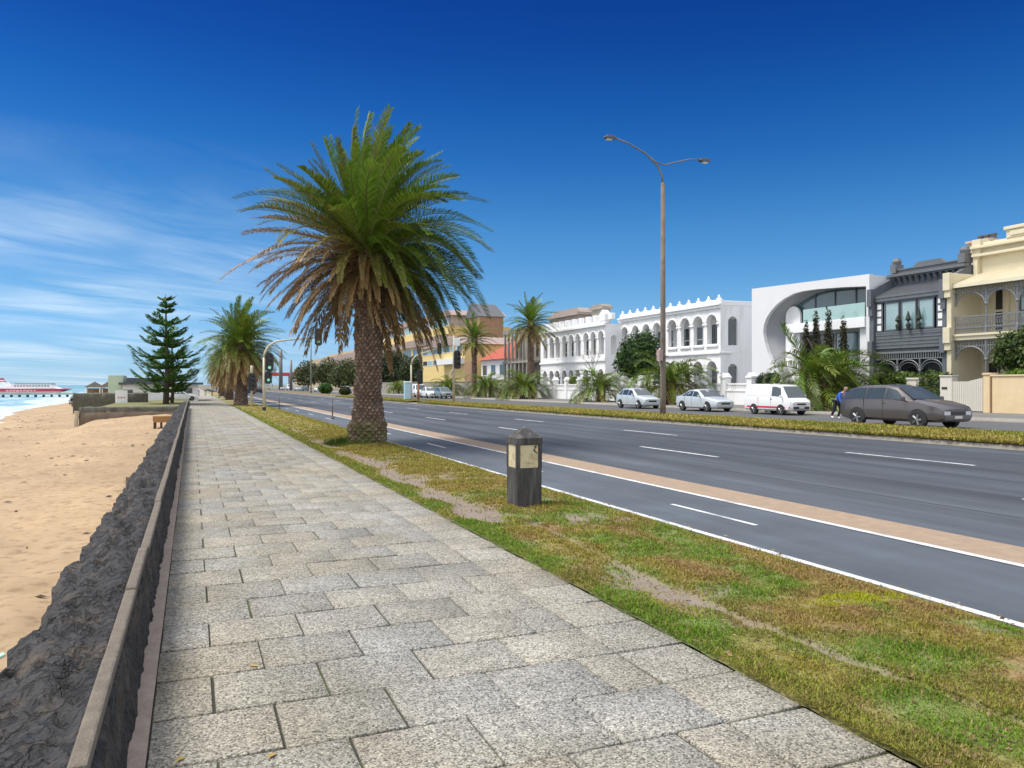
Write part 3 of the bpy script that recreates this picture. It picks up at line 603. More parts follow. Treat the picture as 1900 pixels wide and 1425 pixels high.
# tall inland palms
def tall_palm(label, px, X, top, L, n, seed):
    r = random.Random(seed); x, y, z = far_pt(px, X); D = x*FX+y*FY; h = ZD(top, D)-z-L*.8
    p = thing('tall_palm', label, 'palm tree', (x, y, z))
    palm_trunk(p, [(0, .5), (.6, .4), (h*.8, .34), (h, .48), (h+.6, .3)], nth=24, nz=70, amp=.06, ncol=8, seed=seed)
    palm_crown('crown', p, h+.3, frond_set(r, n, L, R_(-40), R_(86), lambda t, az, q: min(1, max(0, (.42-t)*3)), lambda t, q: float(np.interp(t, [0, .4, 1], [.5, .85, .6]))*q.uniform(.7, 1.3), .5), r, M=28, lw=.085, lmax=.62, wind=.45, n=10)
tall_palm('tall palm in front of the old grey stone house, left of the white terrace', 985, 37.5, 562, 3.3, 80, 51)
tall_palm('tall palm before the brown brick tower and the red roof', 880, 37, 598, 3.2, 70, 52)
# leafy crowns
def leaf_crown(name, parent, blobs, n, size, c1, c2, seed, flat=0.0, mat=None):
    r = np.random.default_rng(seed); blobs = np.array(blobs, float); vol = blobs[:, 3]*blobs[:, 4]*blobs[:, 5]; pick = r.choice(len(blobs), n, p=vol/vol.sum()); B = blobs[pick]
    d = r.normal(size=(n, 3)); d /= np.linalg.norm(d, axis=1)[:, None]; q = r.random(n)**.42
    lump = 1+.22*(fbm(d[:, 0]*2.4+pick*3, d[:, 1]*2.4+d[:, 2]*2.1, seed, 3)-.5)*2
    p = B[:, :3]+d*B[:, 3:6]*(q*lump)[:, None]
    nrm = d+r.normal(size=(n, 3))*.6; nrm /= np.linalg.norm(nrm, axis=1)[:, None]
    a = np.cross(nrm, r.normal(size=(n, 3))); a /= np.linalg.norm(a, axis=1)[:, None]; b = np.cross(nrm, a)
    s = (size*r.uniform(.6, 1.4, n))[:, None]
    V = np.stack([p-a*s, p+b*s*.5, p+a*s, p-b*s*.5], 1).reshape(-1, 3)
    m = np.clip(r.random((n, 1))*.8+(vn(p[:, 0]*1.3/size*.2, p[:, 2]*1.3/size*.2+p[:, 1], seed)[:, None]-.5)*.9, 0, 1); c = np.array(c1)*(1-m)+np.array(c2)*m
    k = np.arange(n)*4
    return npmesh(name, V, [np.stack([k, k+1, k+2, k+3], 1)], mat or M_leaf, parent, np.repeat(c, 4, 0))
def tree(name, label, cat, x, y, z, blobs, n, size, c1, c2, seed, trunk=None, group=None):
    t = thing(name, label, cat, (x, y, z), 0, group)
    leaf_crown('crown', t, blobs, n, size, c1, c2, seed)
    if trunk:
        h, rd = trunk; r = random.Random(seed); m = MB(); m.tube([(0, 0, -.1), (.05, .03, h*.5), (0, 0, h)], [rd*1.25, rd, rd*.8], 8)
        for k in range(5):
            a = k*1.3+r.random(); m.tube([(0, 0, h*.8), (math.cos(a)*h*.25, math.sin(a)*h*.25, h*1.15), (math.cos(a)*h*.45, math.sin(a)*h*.45, h*1.5)], [rd*.55, rd*.4, rd*.15], 6)
        m.build('trunk', M_bark, t, smooth=True)
    return t
x, y, z = far_pt(1184, 39.4); D = x*FX+y*FY; u_ = D/F
tree('round_tree', 'dense dark green round tree in front of the white arcaded terrace', 'tree', x, y, z,
     [(0, 0, 4.3, 2.1, 2.1, 2.2), (.5, -.6, 5.4, 1.4, 1.4, 1.4), (-.4, .7, 3.6, 1.6, 1.7, 1.5), (.2, -1, 3.9, 1.3, 1.3, 1.4)], 9000, .15, (.022, .05, .012), (.075, .15, .03), 61, (2.2, .16))
for px, X, py, rpx, c1, c2, n, lab, sd_ in ((728, 42, 678, 34, (.03, .05, .025), (.07, .095, .045), 6000, 'tall dark tree right behind the trunk of the great palm', 62), (770, 44, 684, 27, (.03, .05, .02), (.09, .12, .045), 4500, 'dark rounded tree left of the far curved signal mast', 63),
        (572, 42, 690, 24, (.06, .075, .03), (.13, .14, .06), 4000, 'grey green tree beside the tallest grey roadside pole', 64), (612, 43, 687, 26, (.05, .07, .02), (.13, .14, .055), 4500, 'olive coloured tree before the sandstone building', 65), (645, 41, 690, 28, (.05, .075, .02), (.12, .14, .05), 5000, 'olive tree touching the left side of the great palm trunk', 66), (590, 60, 695, 16, (.05, .06, .03), (.1, .11, .05), 2500, 'small far grey tree left of the sandstone building', 67)):
    Y, D = onX(px, X); k = D/F; r = rpx*k; zc = ZD(py, D); z0 = gz(X, Y)
    tree('street_tree', lab, 'tree', X, Y, z0, [(0, 0, zc-z0, r, r, r*.9), (r*.5, -r*.5, zc-z0-.2*r, r*.7, r*.7, r*.7), (-r*.4, r*.4, zc-z0-.35*r, r*.8, r*.8, r*.75), (0, -r*.6, zc-z0-.6*r, r*.6, r*.6, r*.5)], n, .3*max(.7, r/3.5), c1, c2, sd_, (max(1.2, zc-z0-.6*r), .25))
for px, X, r, lab, c1, c2, sd_ in ((604, 23, 1.35, 'bright green round shrub on the grassy median', (.035, .09, .012), (.08, .19, .03), 68), (640, 23.2, .9, 'darker low shrub on the median next to the bright green one', (.03, .05, .015), (.08, .1, .03), 69)):
    Y, D = onX(px, X); tree('median_shrub', lab, 'shrub', X, Y, gz(X, Y), [(0, 0, r*.8, r, r, r*.85)], 2200, .16, c1, c2, sd_)
# clipped hedge and garden greenery on the right
def garden(name, label, cat, px, X, z0, blobs, n, size, c1, c2, sd_):
    Y, D = onX(px, X); return tree(name, label, cat, X, Y, z0, blobs, n, size, c1, c2, sd_)
garden('garden_tree', 'leafy garden tree behind the cream wall at the right edge', 'tree', 1890, 39.9, .3, [(0, 0, 3.4, 1.1, 1.3, 1.0), (.1, -.9, 3.0, 1.0, 1.2, 1.0), (0, .4, 2.8, .9, .9, .8), (0, -.6, 3.9, .8, .9, .6)], 5200, .11, (.03, .06, .012), (.13, .19, .04), 71)
garden('lime_bush', 'bright lime green bush spilling over the cream wall at the right edge', 'bush', 1893, 38.6, 1.2, [(0, 0, .95, .5, 1.0, .42), (0, -.9, 1.0, .5, .8, .4)], 2000, .09, (.09, .17, .015), (.22, .32, .03), 72)
garden('hedge', 'low clipped hedge in front of the charcoal terrace', 'hedge', 1690, 38.9, .35, [(0, k*.7, 1.75+.12*math.sin(k*2.1), .7, .65, .42) for k in range(-3, 4)]+[(0, k*.7, 1.3, .6, .6, .45) for k in range(-3, 4)], 5200, .1, (.05, .09, .015), (.16, .23, .04), 73)
garden('fence_creeper', 'green creeper grown through the gate grille left of the cream wall', 'creeper', 1722, 38.05, .3, [(0, 0, 1.1, .22, .85, .85), (0, -.4, .8, .2, .4, .7)], 1900, .08, (.05, .08, .02), (.14, .19, .05), 74)
garden('garden_shrub', 'dark shrub on the front boundary above the white van', 'shrub', 1422, 38.6, .25, [(0, 0, 1.9, .5, .9, .5), (0, -.8, 2.0, .4, .6, .5), (0, .9, 1.8, .4, .6, .35)], 1500, .1, (.02, .04, .015), (.05, .08, .03), 75)
garden('flower_hedge', 'yellow green hedge over the low white front wall of the terrace', 'hedge', 1068, 38.6, .1, [(0, k*1.0, 2.1, .5, .8, .45) for k in range(-2, 3)], 1800, .13, (.1, .16, .02), (.22, .27, .04), 76)
# pencil pines in front of the modern house
for px, top, sd_, lab in ((1496, 606, 1, 'leftmost pencil pine in front of the modern white house'), (1514, 588, 2, 'tall pencil pine second from the left before the modern house'), (1537, 582, 3, 'tallest pencil pine, right of centre before the modern house'), (1565, 600, 4, 'rightmost pencil pine in front of the modern house')):
    X = 39.0; Y, D = onX(px, X); h = ZD(top, D)-.3
    bl = [(0, 0, h*k, .44*(1-abs(k-.35)*1.05)+.04, .44*(1-abs(k-.35)*1.05)+.04, h*.14) for k in (.2, .32, .44, .56, .68, .8, .9, .96)]
    tree('pencil_pine', lab, 'conifer', X, Y, .3, bl, 3200, .08, (.03, .035, .015), (.095, .075, .035), 80+sd_, (h*.5, .06), 'pencil pines')
# bare tree
x, y, z = far_pt(1102, 39.2); bt = thing('bare_tree', 'leafless grey tree in front of the white terrace above a short palm', 'tree', (x, y, z))
m = MB(); r = random.Random(5)
def twig(p, d, L_, rd, k):
    q = p+d*L_; m.tube([p, (p+q)/2+Vector((r.uniform(-.1, .1), r.uniform(-.1, .1), 0))*L_, q], [rd, rd*.8, rd*.55], 5, False)
    if k:
        for _ in range(3 if k > 1 else 4):
            e = (d+Vector((r.uniform(-.75, .75), r.uniform(-.75, .75), r.uniform(-.15, .6)))).normalized(); twig(q, e, L_*r.uniform(.6, .85), rd*.55, k-1)
twig(Vector((0, 0, 0)), Vector((0, 0, 1)), 1.9, .1, 4); m.build('trunk', pm('grey_bark', (.3, .27, .25), (.2, .18, .17), 8, .9), bt)
# Norfolk pines at the head of the groyne
def norfolk(label, x, y, z, H, Rm, seed, zmin=1.2, nb=7, skip=()):
    r = random.Random(seed); t = thing('norfolk_pine', label, 'pine tree', (x, y, z)); V = []; Q = []; C = []
    bm_ = MB(); bm_.tube([(0, 0, -.2), (.12, 0, H*.3), (.02, 0, H*.7), (0, 0, H)], [.26*H/9.5, .2*H/9.5, .1, .02], 10)
    zz = zmin; k = 0; up = np.array((0, 0, 1.0))
    while zz < H-.1:
        f = (zz-zmin)/(H-zmin)
        Lb = Rm*float(np.interp(f, [0, .15, .4, .62, .75, .8, .88, 1], [.75, .98, 1.0, .72, .55, .22, .3, .06]))
        for j in range(nb if f < .85 else 5):
            a = j*2*math.pi/nb+k*.6+r.uniform(-.2, .2); L_ = Lb*r.uniform(.62, 1.2); dr = np.array((math.cos(a), math.sin(a), 0)); sdv = np.array((-math.sin(a), math.cos(a), 0))
            e0 = .02+.36*f; curve = .42*(1-.3*f)
            pts = [np.array((0, 0, zz))+dr*L_*s+up*L_*(e0*s-.16*math.sin(s*math.pi)*(1-f)+curve*s*s*.6) for s in (0, .25, .5, .75, 1)]
            bm_.tube(pts, [.045, .04, .03, .022, .01], 5, False); pts = np.array(pts)
            n = int(190*max(.35, L_/2))
            for _ in range(n):
                s = r.random()**.75; u = s*4; i = min(3, int(u)); p = pts[i]*(1-u+i)+pts[i+1]*(u-i); sgn = r.choice((-1, 1)); wv = r.random()*float(np.interp(s, [0, .2, .7, 1], [.05, .34, .3, .06]))*L_*.9
                v = dr*.8+sdv*sgn*.75*(wv/(.3*L_+.01))+up*r.uniform(.15, .7); v /= np.linalg.norm(v)
                p = p+sdv*sgn*wv+dr*wv*.5+up*(.06*wv+r.uniform(-.03, .05)); ln = r.uniform(.16, .34); w = np.cross(v, up+dr*r.uniform(-1, 1)); w = w/np.linalg.norm(w)*r.uniform(.035, .07)
                o = len(V); V.extend([p-w, p+w, p+v*ln+w*.5, p+v*ln-w*.5]); Q.append((o, o+1, o+2, o+3)); c = np.array((.06, .15, .035))*(r.uniform(.6, 1.25))+np.array((.1, .16, .02))*r.random()**2; C.extend([c]*4)
        zz += r.uniform(.74, 1.1)*(1 if f < .7 else .62); k += 1
    bm_.build('trunk', M_bark, t, smooth=True); npmesh('crown', np.array(V), [np.array(Q)], M_leaf, t, np.array(C)); return t
norfolk('tall tiered pine with spreading level branches beside the white clubhouse', -2.15, 74.4, .1, 9.55, 2.75, 3)
norfolk('smaller second pine close behind the tall tiered pine on its right', -1.75, 78.5, .1, 6.0, 2.3, 8, 1.6)
# ------------------------------------------------------------------ buildings on the far side; local x runs to the right, y into the house, z up
M_white = pm('white_render', (.86, .86, .86), (.79, .79, .80), 1.2, .75, .15, 20, c3=(.72, .71, .69), s3=1.3, mscale=(1, 1, .22))
M_white2 = pm('smooth_white_panel', (.72, .72, .73), (.67, .67, .68), .6, .55, .05)
M_white3 = pm('bright_white_paint', (.84, .84, .84), (.78, .78, .79), 2, .6)
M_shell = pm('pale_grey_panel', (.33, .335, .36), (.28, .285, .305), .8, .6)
M_glass = pm('window_glass', (.03, .04, .045), (.06, .075, .08), .5, .04, spec=.8)
M_glassb = pm('painted_sky_glass', (.2, .33, .36), (.33, .45, .46), .3, .05, spec=.9)  # sky brightness painted into the glass colour
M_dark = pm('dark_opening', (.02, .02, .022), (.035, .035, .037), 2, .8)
M_char = pm('charcoal_paint', (.13, .145, .168), (.095, .107, .125), 2.5, .6, .15, 20)
M_char2 = pm('charcoal_roof_iron', (.15, .16, .175), (.11, .12, .13), 1.5, .5)
M_cream = pm('cream_paint', (.70, .63, .46), (.60, .53, .37), 1.6, .7, .15, 20)
M_creamr = pm('cream_roof_iron', (.74, .68, .52), (.66, .6, .44), 1.2, .5)
M_lace = pm('grey_iron_lace', (.2, .21, .22), (.14, .15, .16), 4, .55)
M_wallc = pm('cream_masonry', (.72, .57, .36), (.62, .48, .29), 1.4, .85, .3, 25)
M_gate = pm('gate_white', (.66, .62, .54), (.58, .55, .48), 3, .6)
M_stone2 = pm('grey_stone', (.32, .29, .25), (.22, .2, .17), 1.1, .85, .4)
M_yel = pm('yellow_render', (.72, .55, .24), (.62, .47, .19), .8, .8)
M_brick = pm('brown_brick', (.36, .22, .13), (.27, .16, .095), 2.2, .9, .3)
M_pinkr = pm('pinkish_roof', (.36, .27, .24), (.27, .2, .18), 1.2, .8)
M_red = pm('red_tiles', (.42, .09, .05), (.32, .065, .04), 2.5, .75)
M_sandst = pm('sandstone', (.46, .36, .22), (.36, .28, .18), .5, .9)
M_pot = pm('terracotta', (.4, .19, .11), (.3, .14, .09), 4, .85)
M_slate = pm('slate_roof', (.12, .125, .135), (.085, .09, .1), 2, .7)
def arch_pts(a, b, zs, seg=12, rise=None):
    c = (a+b)/2; r = (b-a)/2; h = rise or r
    return [(c-r*math.cos(math.pi*i/seg), zs+h*math.sin(math.pi*i/seg)) for i in range(seg+1)]
def arched_wall(m, x0, x1, z0, z1, ops, th=.3, y0=0.0, trims=None, trimr=.07):
    prev = x0
    for xc, w, zb, zs in sorted(ops):
        a, b = xc-w/2, xc+w/2; m.box(prev, a, y0, y0+th, z0, z1)
        if zb > z0+.01: m.box(a, b, y0, y0+th, z0, zb)
        ap = arch_pts(a, b, zs); m.prism(ap+[(b, z1), (a, z1)], 'y', y0, y0+th)
        if trims is not None:
            trim = MB(); trims.append(trim)
            o = arch_pts(a-trimr, b+trimr, zs, 14); trim.tube([(p[0], y0-.03, p[1]) for p in o], trimr, 6)
            for xx in (a-trimr, b+trimr): trim.box(xx-trimr*1.5, xx+trimr*1.5, y0-.1, y0+.02, zs-.2, zs)
        prev = b
    m.box(prev, x1, y0, y0+th, z0, z1)
class House:
    def __init__(s, name, label, cat, X, pl, pr, dz=0.0):
        s.X = X; s.Yl, s.Dl = onX(pl, X); s.Yr, s.Dr = onX(pr, X); s.W = s.Yl-s.Yr; s.z0 = gz(X, (s.Yl+s.Yr)/2)-.1+dz
        s.o = thing(name, label, cat, (X, s.Yl, s.z0), -math.pi/2)
    def x(s, px, dep=0): return s.Yl-onX(px, s.X+dep)[0]
    def z(s, px, py, dep=0): return ZD(py, onX(px, s.X+dep)[1])-s.z0
    def part(s, m, name, mat, parent=None, **k): return m.build(name, mat, parent or s.o, **k)
    def window(s, x0, x1, z0, z1, y, frame=M_white3, glass=M_glass, mull=1, tr=1, fw=.06, name='window', inset=.05):
        f = MB(); f.box(x0, x1, y-.02, y+.05, z1-fw, z1); f.box(x0, x1, y-.02, y+.05, z0, z0+fw); f.box(x0, x0+fw, y-.02, y+.05, z0+fw, z1-fw); f.box(x1-fw, x1, y-.02, y+.05, z0+fw, z1-fw)
        for i in range(1, mull): xx = x0+(x1-x0)*i/mull; f.box(xx-fw/2, xx+fw/2, y-.015, y+.045, z0+fw, z1-fw)
        for i in range(1, tr): zz = z0+(z1-z0)*i/tr; f.box(x0+fw, x1-fw, y-.01, y+.04, zz-fw/2, zz+fw/2)
        w = s.part(f, name, frame); MB().box(x0+fw*.5, x1-fw*.5, y+.015, y+.03, z0+fw*.5, z1-fw*.5).build('pane', glass, w); return w
# --- white arcaded terrace, near wing
h = House('arcaded_terrace', 'white two-storey arcaded terrace wing nearer the camera, with ball finials along its top', 'terrace house', 44, 1150, 1337)
zt, zc_, zst = 9.35, 8.95, 4.55
cent = [1160, 1180, 1200, 1219.5, 1248, 1272, 1296, 1321.5]
xs = [h.x(p) for p in cent]; ww = [1.35]*4+[1.5]*4
up = [(x, w, 5.25, 7.25) for x, w in zip(xs, ww)]; lo = [(x, w, .25, 3.0) for x, w in zip(xs, ww)]
wm, tm = MB(), []; arched_wall(wm, 0, h.W, 0, zst, lo, .35, 0, tm); arched_wall(wm, 0, h.W, zst+.003, 8.8, up, .35, 0, tm, .09)
# return wall towards the camera with two arched windows
sw = MB(); pre = []
def side_arch(y0, y1, zb, zs): pre.append((y0, y1, zb, zs))
def side_wall(m, xw, y0, y1, z0, z1, ops, th=.3):
    prev = y0
    for yc, w, zb, zs in ops:
        a, b = yc-w/2, yc+w/2; m.box(xw-th, xw, prev, a, z0, z1); m.box(xw-th, xw, a, b, z0, zb)
        m.prism(arch_pts(a, b, zs)+[(b, z1), (a, z1)], 'x', xw-th, xw); prev = b
    m.box(xw-th, xw, prev, y1, z0, z1)
side_wall(wm, h.W, .352, 12, 0, zst, [(1.35, 1.05, .9, 3.0)]); side_wall(wm, h.W, .352, 12, zst+.003, 8.8, [(1.35, 1.05, 5.2, 7.3)])
h.part(wm, 'wall', M_white); [h.part(q, 'arch_moulding', M_white3, smooth=True) for q in tm]
b = MB(); b.box(0, h.W-.31, 1.7, 12, 0, 8.8); b.box(0.01, h.W-.31, .36, 1.69, 4.3, 4.7); b.box(0.01, h.W-.3, .36, 12, 8.5, 8.79); h.part(b, 'loggia_back', M_white)
b = MB(); b.box(-.05, h.W+.12, -.16, .02, zst-.12, zst+.06); b.box(-.05, h.W+.06, -.1, .02, zst+.06, zst+.2); b.box(h.W-.02, h.W+.12, .02, 1.2, zst-.12, zst+.06); h.part(b, 'string_course', M_white3, bevel=.03)
b = MB(); b.box(-.05, h.W+.2, -.34, .02, zc_-.15, zc_+.02); b.box(-.05, h.W+.12, -.2, .02, zc_-.4, zc_-.15); b.box(0, h.W, -.02, .3, zc_-.15, zt); b.box(h.W-.3, h.W+.02, .3, 12, 8.8, zt-.1); h.part(b, 'cornice', M_white3, bevel=.03)
for i in range(12):
    xx = .4+(h.W-.8)*i/11; b = MB(); b.box(xx-.16, xx+.16, -.02, .3, zt, zt+.16); b.lathe([(.06, zt+.16), (.12, zt+.24), (.12, zt+.32), (.05, zt+.4), (.02, zt+.46)], 10, xx, .14); h.part(b, 'finial', M_white3)
for i, x in enumerate(xs):
    h.window(x-.52+.35*(i > 5), x+.52+.25*(i == 7), 4.72, 7.3, 1.66, M_white3 if i != 6 else M_slate, M_glass, 2 if i == 6 else 1, 2, .08)
    h.window(x-.5+.25*(i > 5), x+.5+.15*(i > 5), .7 if i % 3 else .05, 3.2, 1.66, M_white3, M_glass, 1, 2, .08)
for x, w in zip(xs, ww):
    b = MB()
    b.box(x-w/2, x+w/2, .08, .2, 5.25, 5.36)
    for k in range(4): b.lathe([(.05, 5.2), (.09, 5.15), (.06, 5.0)], 6, x-w/2+w*(k+.5)/4, .1)
    b.box(x-w/2-.1, x+w/2+.1, -.14, -.002, 5.1, 5.25); h.part(b, 'sill', M_white3)
for zb, ze in ((.95, 3.3), (5.25, 7.6)): MB().box(h.W-.2, h.W-.15, .9, 1.8, zb, ze).build('side_window', M_glass, h.o)
b = MB(); b.box(h.W-2.6, h.W-.6, 6, 8, 9.2, 10.3); b.box(h.W-2.7, h.W-.5, 5.9, 8.1, 10.3, 10.45); ch = h.part(b, 'chimney', M_cream)
[MB().lathe([(.16, 10.45), (.13, 10.8), (.17, 10.85)], 8, h.W-2.2+.6*k, 7).build('chimney_pot', M_slate, ch) for k in range(3)]
b = MB(); b.tube([(h.W-1.0, 9, 9), (h.W-1.0, 9, 11.3)], .03, 5); b.tube([(h.W-2.0, 9, 11.2), (h.W, 9, 11.2)], .02, 5); [b.tube([(h.W-1.8+.4*k, 8.6, 11.2), (h.W-1.8+.4*k, 9.4, 11.2)], .015, 4) for k in range(5)]; h.part(b, 'television_aerial', M_lace)
# --- far wing, stepped forward, with merlons
h = House('arcaded_terrace', 'white two-storey arcaded terrace wing farther away, with square merlons and narrower grouped arches', 'terrace house', 42, 1003, 1123)
cent = [1012.2, 1024.3, 1034.9, 1048, 1060.5, 1072.8, 1088, 1101.5, 1115.8]; xs = [h.x(p) for p in cent]
zt, zst = 8.75, 4.35; wm, tm = MB(), []
arched_wall(wm, 0, h.W, 0, zst, [(x, 1.25, .25, 2.75) for x in xs], .35, 0, tm); arched_wall(wm, 0, h.W, zst+.003, 8.4, [(x, 1.2, 5.05, 7.0) for x in xs], .35, 0, tm)
side_wall(wm, h.W, .352, 2.0, 0, 8.4, [(1.1, .7, 4.9, 6.8)]); wm.box(0, .3, .352, 12, 0, 8.4)
h.part(wm, 'wall', M_white); [h.part(q, 'arch_moulding', M_white3, smooth=True) for q in tm]
b = MB(); b.box(.31, h.W, 2.01, 12, 0, 8.4); b.box(.31, h.W-.31, .36, 2, 4.1, 4.5); b.box(.31, h.W-.31, .36, 2, 8.1, 8.39); h.part(b, 'loggia_back', M_white)
b = MB(); b.box(-.1, h.W+.1, -.16, .02, zst-.1, zst+.12); h.part(b, 'string_course', M_white3, bevel=.03)
b = MB(); b.box(-.1, h.W+.2, -.3, .02, 8.2, 8.42); b.box(-.05, h.W+.1, -.06, .4, 8.42, zt); b.box(h.W-1.2, h.W+.15, -.12, .6, zt, zt+.75); b.prism([(h.W-1.2, zt+.75), (h.W+.15, zt+.75), (h.W-.52, zt+1.2)], 'y', -.12, .6); h.part(b, 'cornice', M_white3)
for i in range(11): h.part(MB().box(.1+i*1.78, .95+i*1.78, -.05, .39, zt, zt+.7), 'merlon', M_white3, bevel=.05)
for i, x in enumerate(xs):
    if i % 3: h.window(x-.4+.2, x+.4+.2, 4.55, 7.0, 1.95, M_white3, M_glass, 1, 2, .07)
    h.window(x-.4, x+.4, .5 if i % 2 else .05, 2.9, 1.95, M_white3, M_glass, 1, 2, .07)
h.window(h.W-.28, h.W-.2, 4.9, 7.1, 1.0)
ca, cb_, zc0 = h.x(1098, 6), h.x(1119, 6), h.z(1110, 574, 6); b = MB(); b.box(ca, cb_, 6, 7, 8.39, zc0); b.box(ca-.3, cb_+.3, 5.7, 7.3, zc0, zc0+.3); b.prism([(ca-.2, zc0+.3), (cb_+.2, zc0+.3), (cb_-.4, zc0+.6), (ca+.4, zc0+.6)], 'y', 5.8, 7.2); h.part(b, 'chimney', M_stone2)
# front walls of the terrace
fw_ = thing('front_wall', 'low white front wall with square piers before the arcaded terrace', 'wall', (38.0, onX(988, 38)[0], 0), -math.pi/2)
Lw = onX(988, 38)[0]-onX(1392, 38)[0]; m = MB(); n = 13
for i in range(n+1):
    x = Lw*i/n; zg = gz(38, fw_.location.y-x); pm_ = MB(); pm_.box(x-.28, x+.28, -.12, .44, zg-.2, zg+2.0); pm_.box(x-.34, x+.34, -.18, .5, zg+2.0, zg+2.12); pm_.prism([(x-.3, zg+2.12), (x+.3, zg+2.12), (x, zg+2.4)], 'y', -.14, .46); pm_.build('pier', M_white3, fw_)
    if i < n and i not in (4, 8):
        zg2 = gz(38, fw_.location.y-x-Lw/n); m.box(x+.28, x+Lw/n-.28, 0, .3, zg2-.2, zg+1.0); m.box(x+.28, x+Lw/n-.28, -.05, .35, zg+1.0, zg+1.1)
        for k in range(10): xx = x+.45+k*(Lw/n-.9)/9; m.box(xx-.05, xx+.05, .1, .2, zg+1.1, zg+1.5)
        m.box(x+.28, x+Lw/n-.28, .05, .25, zg+1.5, zg+1.62)
m.build('wall', M_white, fw_); 
# --- modern white house with the shell-shaped opening
h = House('modern_house', 'modern white house with a huge shell-shaped opening, glass balcony and flat top', 'house', 40, 1395, 1613)
zl, zr = h.z(1395, 536), h.z(1609, 509)
cv = [(1607, 531), (1560, 533), (1516, 536.5), (1490, 540), (1472, 545), (1455, 554), (1442, 564), (1431, 576), (1422, 590), (1417, 604), (1416, 618), (1419, 635), (1425, 655), (1432, 672), (1439, 689), (1446, 705), (1453, 722)]
pc = [(h.x(a), h.z(a, b_)) for a, b_ in cv]; xe = pc[-1][0]
poly = [(0, 0), (0, zl), (h.W, zr), (h.W, 0), (pc[0][0], 0)]+pc+[(xe+.2, 0)]
h.part(MB().prism(poly[::-1], 'y', 0, .35), 'facade', M_white2)
# the shell narrows inwards: a curved funnel behind the opening
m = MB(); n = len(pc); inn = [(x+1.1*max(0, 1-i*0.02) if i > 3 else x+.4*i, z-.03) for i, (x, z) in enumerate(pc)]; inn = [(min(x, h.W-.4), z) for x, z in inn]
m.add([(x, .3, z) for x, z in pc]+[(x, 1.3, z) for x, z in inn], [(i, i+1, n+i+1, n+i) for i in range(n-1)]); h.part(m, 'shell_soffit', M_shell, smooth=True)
m = MB(); m.box(.02, .3, .36, 10, 0, zl-.05); m.box(h.W-.3, h.W-.02, .36, 10, 0, zr-.05); m.box(.3, h.W-.3, 1.35, 10, 0, zr-.1); m.box(.3, h.W-.3, .36, 10, zr-.35, zr-.06); h.part(m, 'body', M_white2)
xa, xb = h.x(1478, 1.2), h.W-.4
zf0, zf1 = h.z(1540, 609, 1.2), min(h.z(1540, 539, 1.2), zr-.5)
fr = MB(); k = 4
for i in range(k+1): xx = xa+(xb-xa)*i/k; fr.box(xx-.05, xx+.05, 1.2, 1.3, zf0, zf1)
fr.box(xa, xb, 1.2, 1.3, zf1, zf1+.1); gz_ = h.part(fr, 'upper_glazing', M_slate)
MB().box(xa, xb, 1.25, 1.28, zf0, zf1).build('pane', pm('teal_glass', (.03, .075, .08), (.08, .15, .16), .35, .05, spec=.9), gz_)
m = MB(); m.box(h.x(1455), h.W-.5, .12, 1.2, h.z(1470, 618), h.z(1470, 601)); h.part(m, 'balcony_slab', M_white3, bevel=.02)
zb = h.z(1470, 601); m = MB(); m.box(h.x(1486), h.W-.55, .2, .225, zb, zb+.95)
h.part(m, 'glass_balustrade', pm('pale_green_glass', (.36, .52, .5), (.3, .46, .45), .5, .08, spec=.8))
m = MB(); xo = h.x(1440); m.prism([(xo, 0), (xo+1.3, 0), (xo+1.5, 6.6)]+[(xo+.75+.75*math.cos(t), 6.6+.75*math.sin(t)) for t in np.linspace(.2, 3.0, 9)]+[(xo, 6.4)], 'y', .9, 1.05); h.part(m, 'rounded_inner_panel', M_white3)
m = MB(); m.box(h.x(1464), h.x(1472), .6, 1.34, 0, h.z(1470, 618)); m.box(h.x(1587), h.x(1600), .4, 1.34, 0, h.z(1470, 618)); h.part(m, 'column', M_white3)
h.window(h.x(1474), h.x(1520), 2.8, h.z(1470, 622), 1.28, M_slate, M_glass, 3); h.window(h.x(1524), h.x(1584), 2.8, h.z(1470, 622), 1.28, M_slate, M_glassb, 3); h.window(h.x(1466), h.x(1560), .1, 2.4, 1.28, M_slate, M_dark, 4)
m = MB(); m.box(h.W+.002, h.W+.012, 0, 10, 0, zr)
# --- charcoal terrace
h = House('charcoal_terrace', 'narrow charcoal grey two-storey terrace with big glazed balcony and bracketed parapet', 'terrace house', 40.2, 1619, 1760)
Zg = lambda py: h.z(1690, py); W = h.W; zrf = Zg(547)
m = MB(); m.box(.26, W-.26, 2.2, 12, 0, 8.4); m.box(.26, W-.26, 1.6, 2.199, 4, 8.4); h.part(m, 'wall', M_char)
m = MB()
for a in (0, W-.25):
    m.box(a, a+.25, -.2, 12, 0, 7.6); m.box(a-.04, a+.29, -.45, -.2, 6.5, 7.6); m.box(a-.02, a+.27, -.34, -.2, 5.9, 6.5); m.box(a-.04, a+.29, -.4, -.2, 3.4, 4.3); m.prism([(-.2, 7.6), (2.2, 7.6), (2.2, 8.6), (1.6, 8.45)], 'x', a, a+.25)
h.part(m, 'party_wall', M_char)
m = MB(); m.prism([(-.15, zrf), (1.6, zrf+.75), (1.6, zrf+.82), (-.15, zrf+.07)], 'x', .26, W-.26)
for i in range(24): xx = .3+(W-.6)*i/23; m.prism([(-.15, zrf+.07), (1.6, zrf+.82), (1.6, zrf+.86), (-.15, zrf+.11)], 'x', xx-.03, xx+.03)
h.part(m, 'verandah_roof', M_char2)
m = MB(); m.box(.26, W-.26, -.12, .1, zrf-.22, zrf-.002); m.box(.26, W-.26, -.02, .12, Zg(556), zrf-.222); m.box(.26, W-.26, -.06, .15, Zg(614)-.08, Zg(612)); h.part(m, 'fascia', M_char)
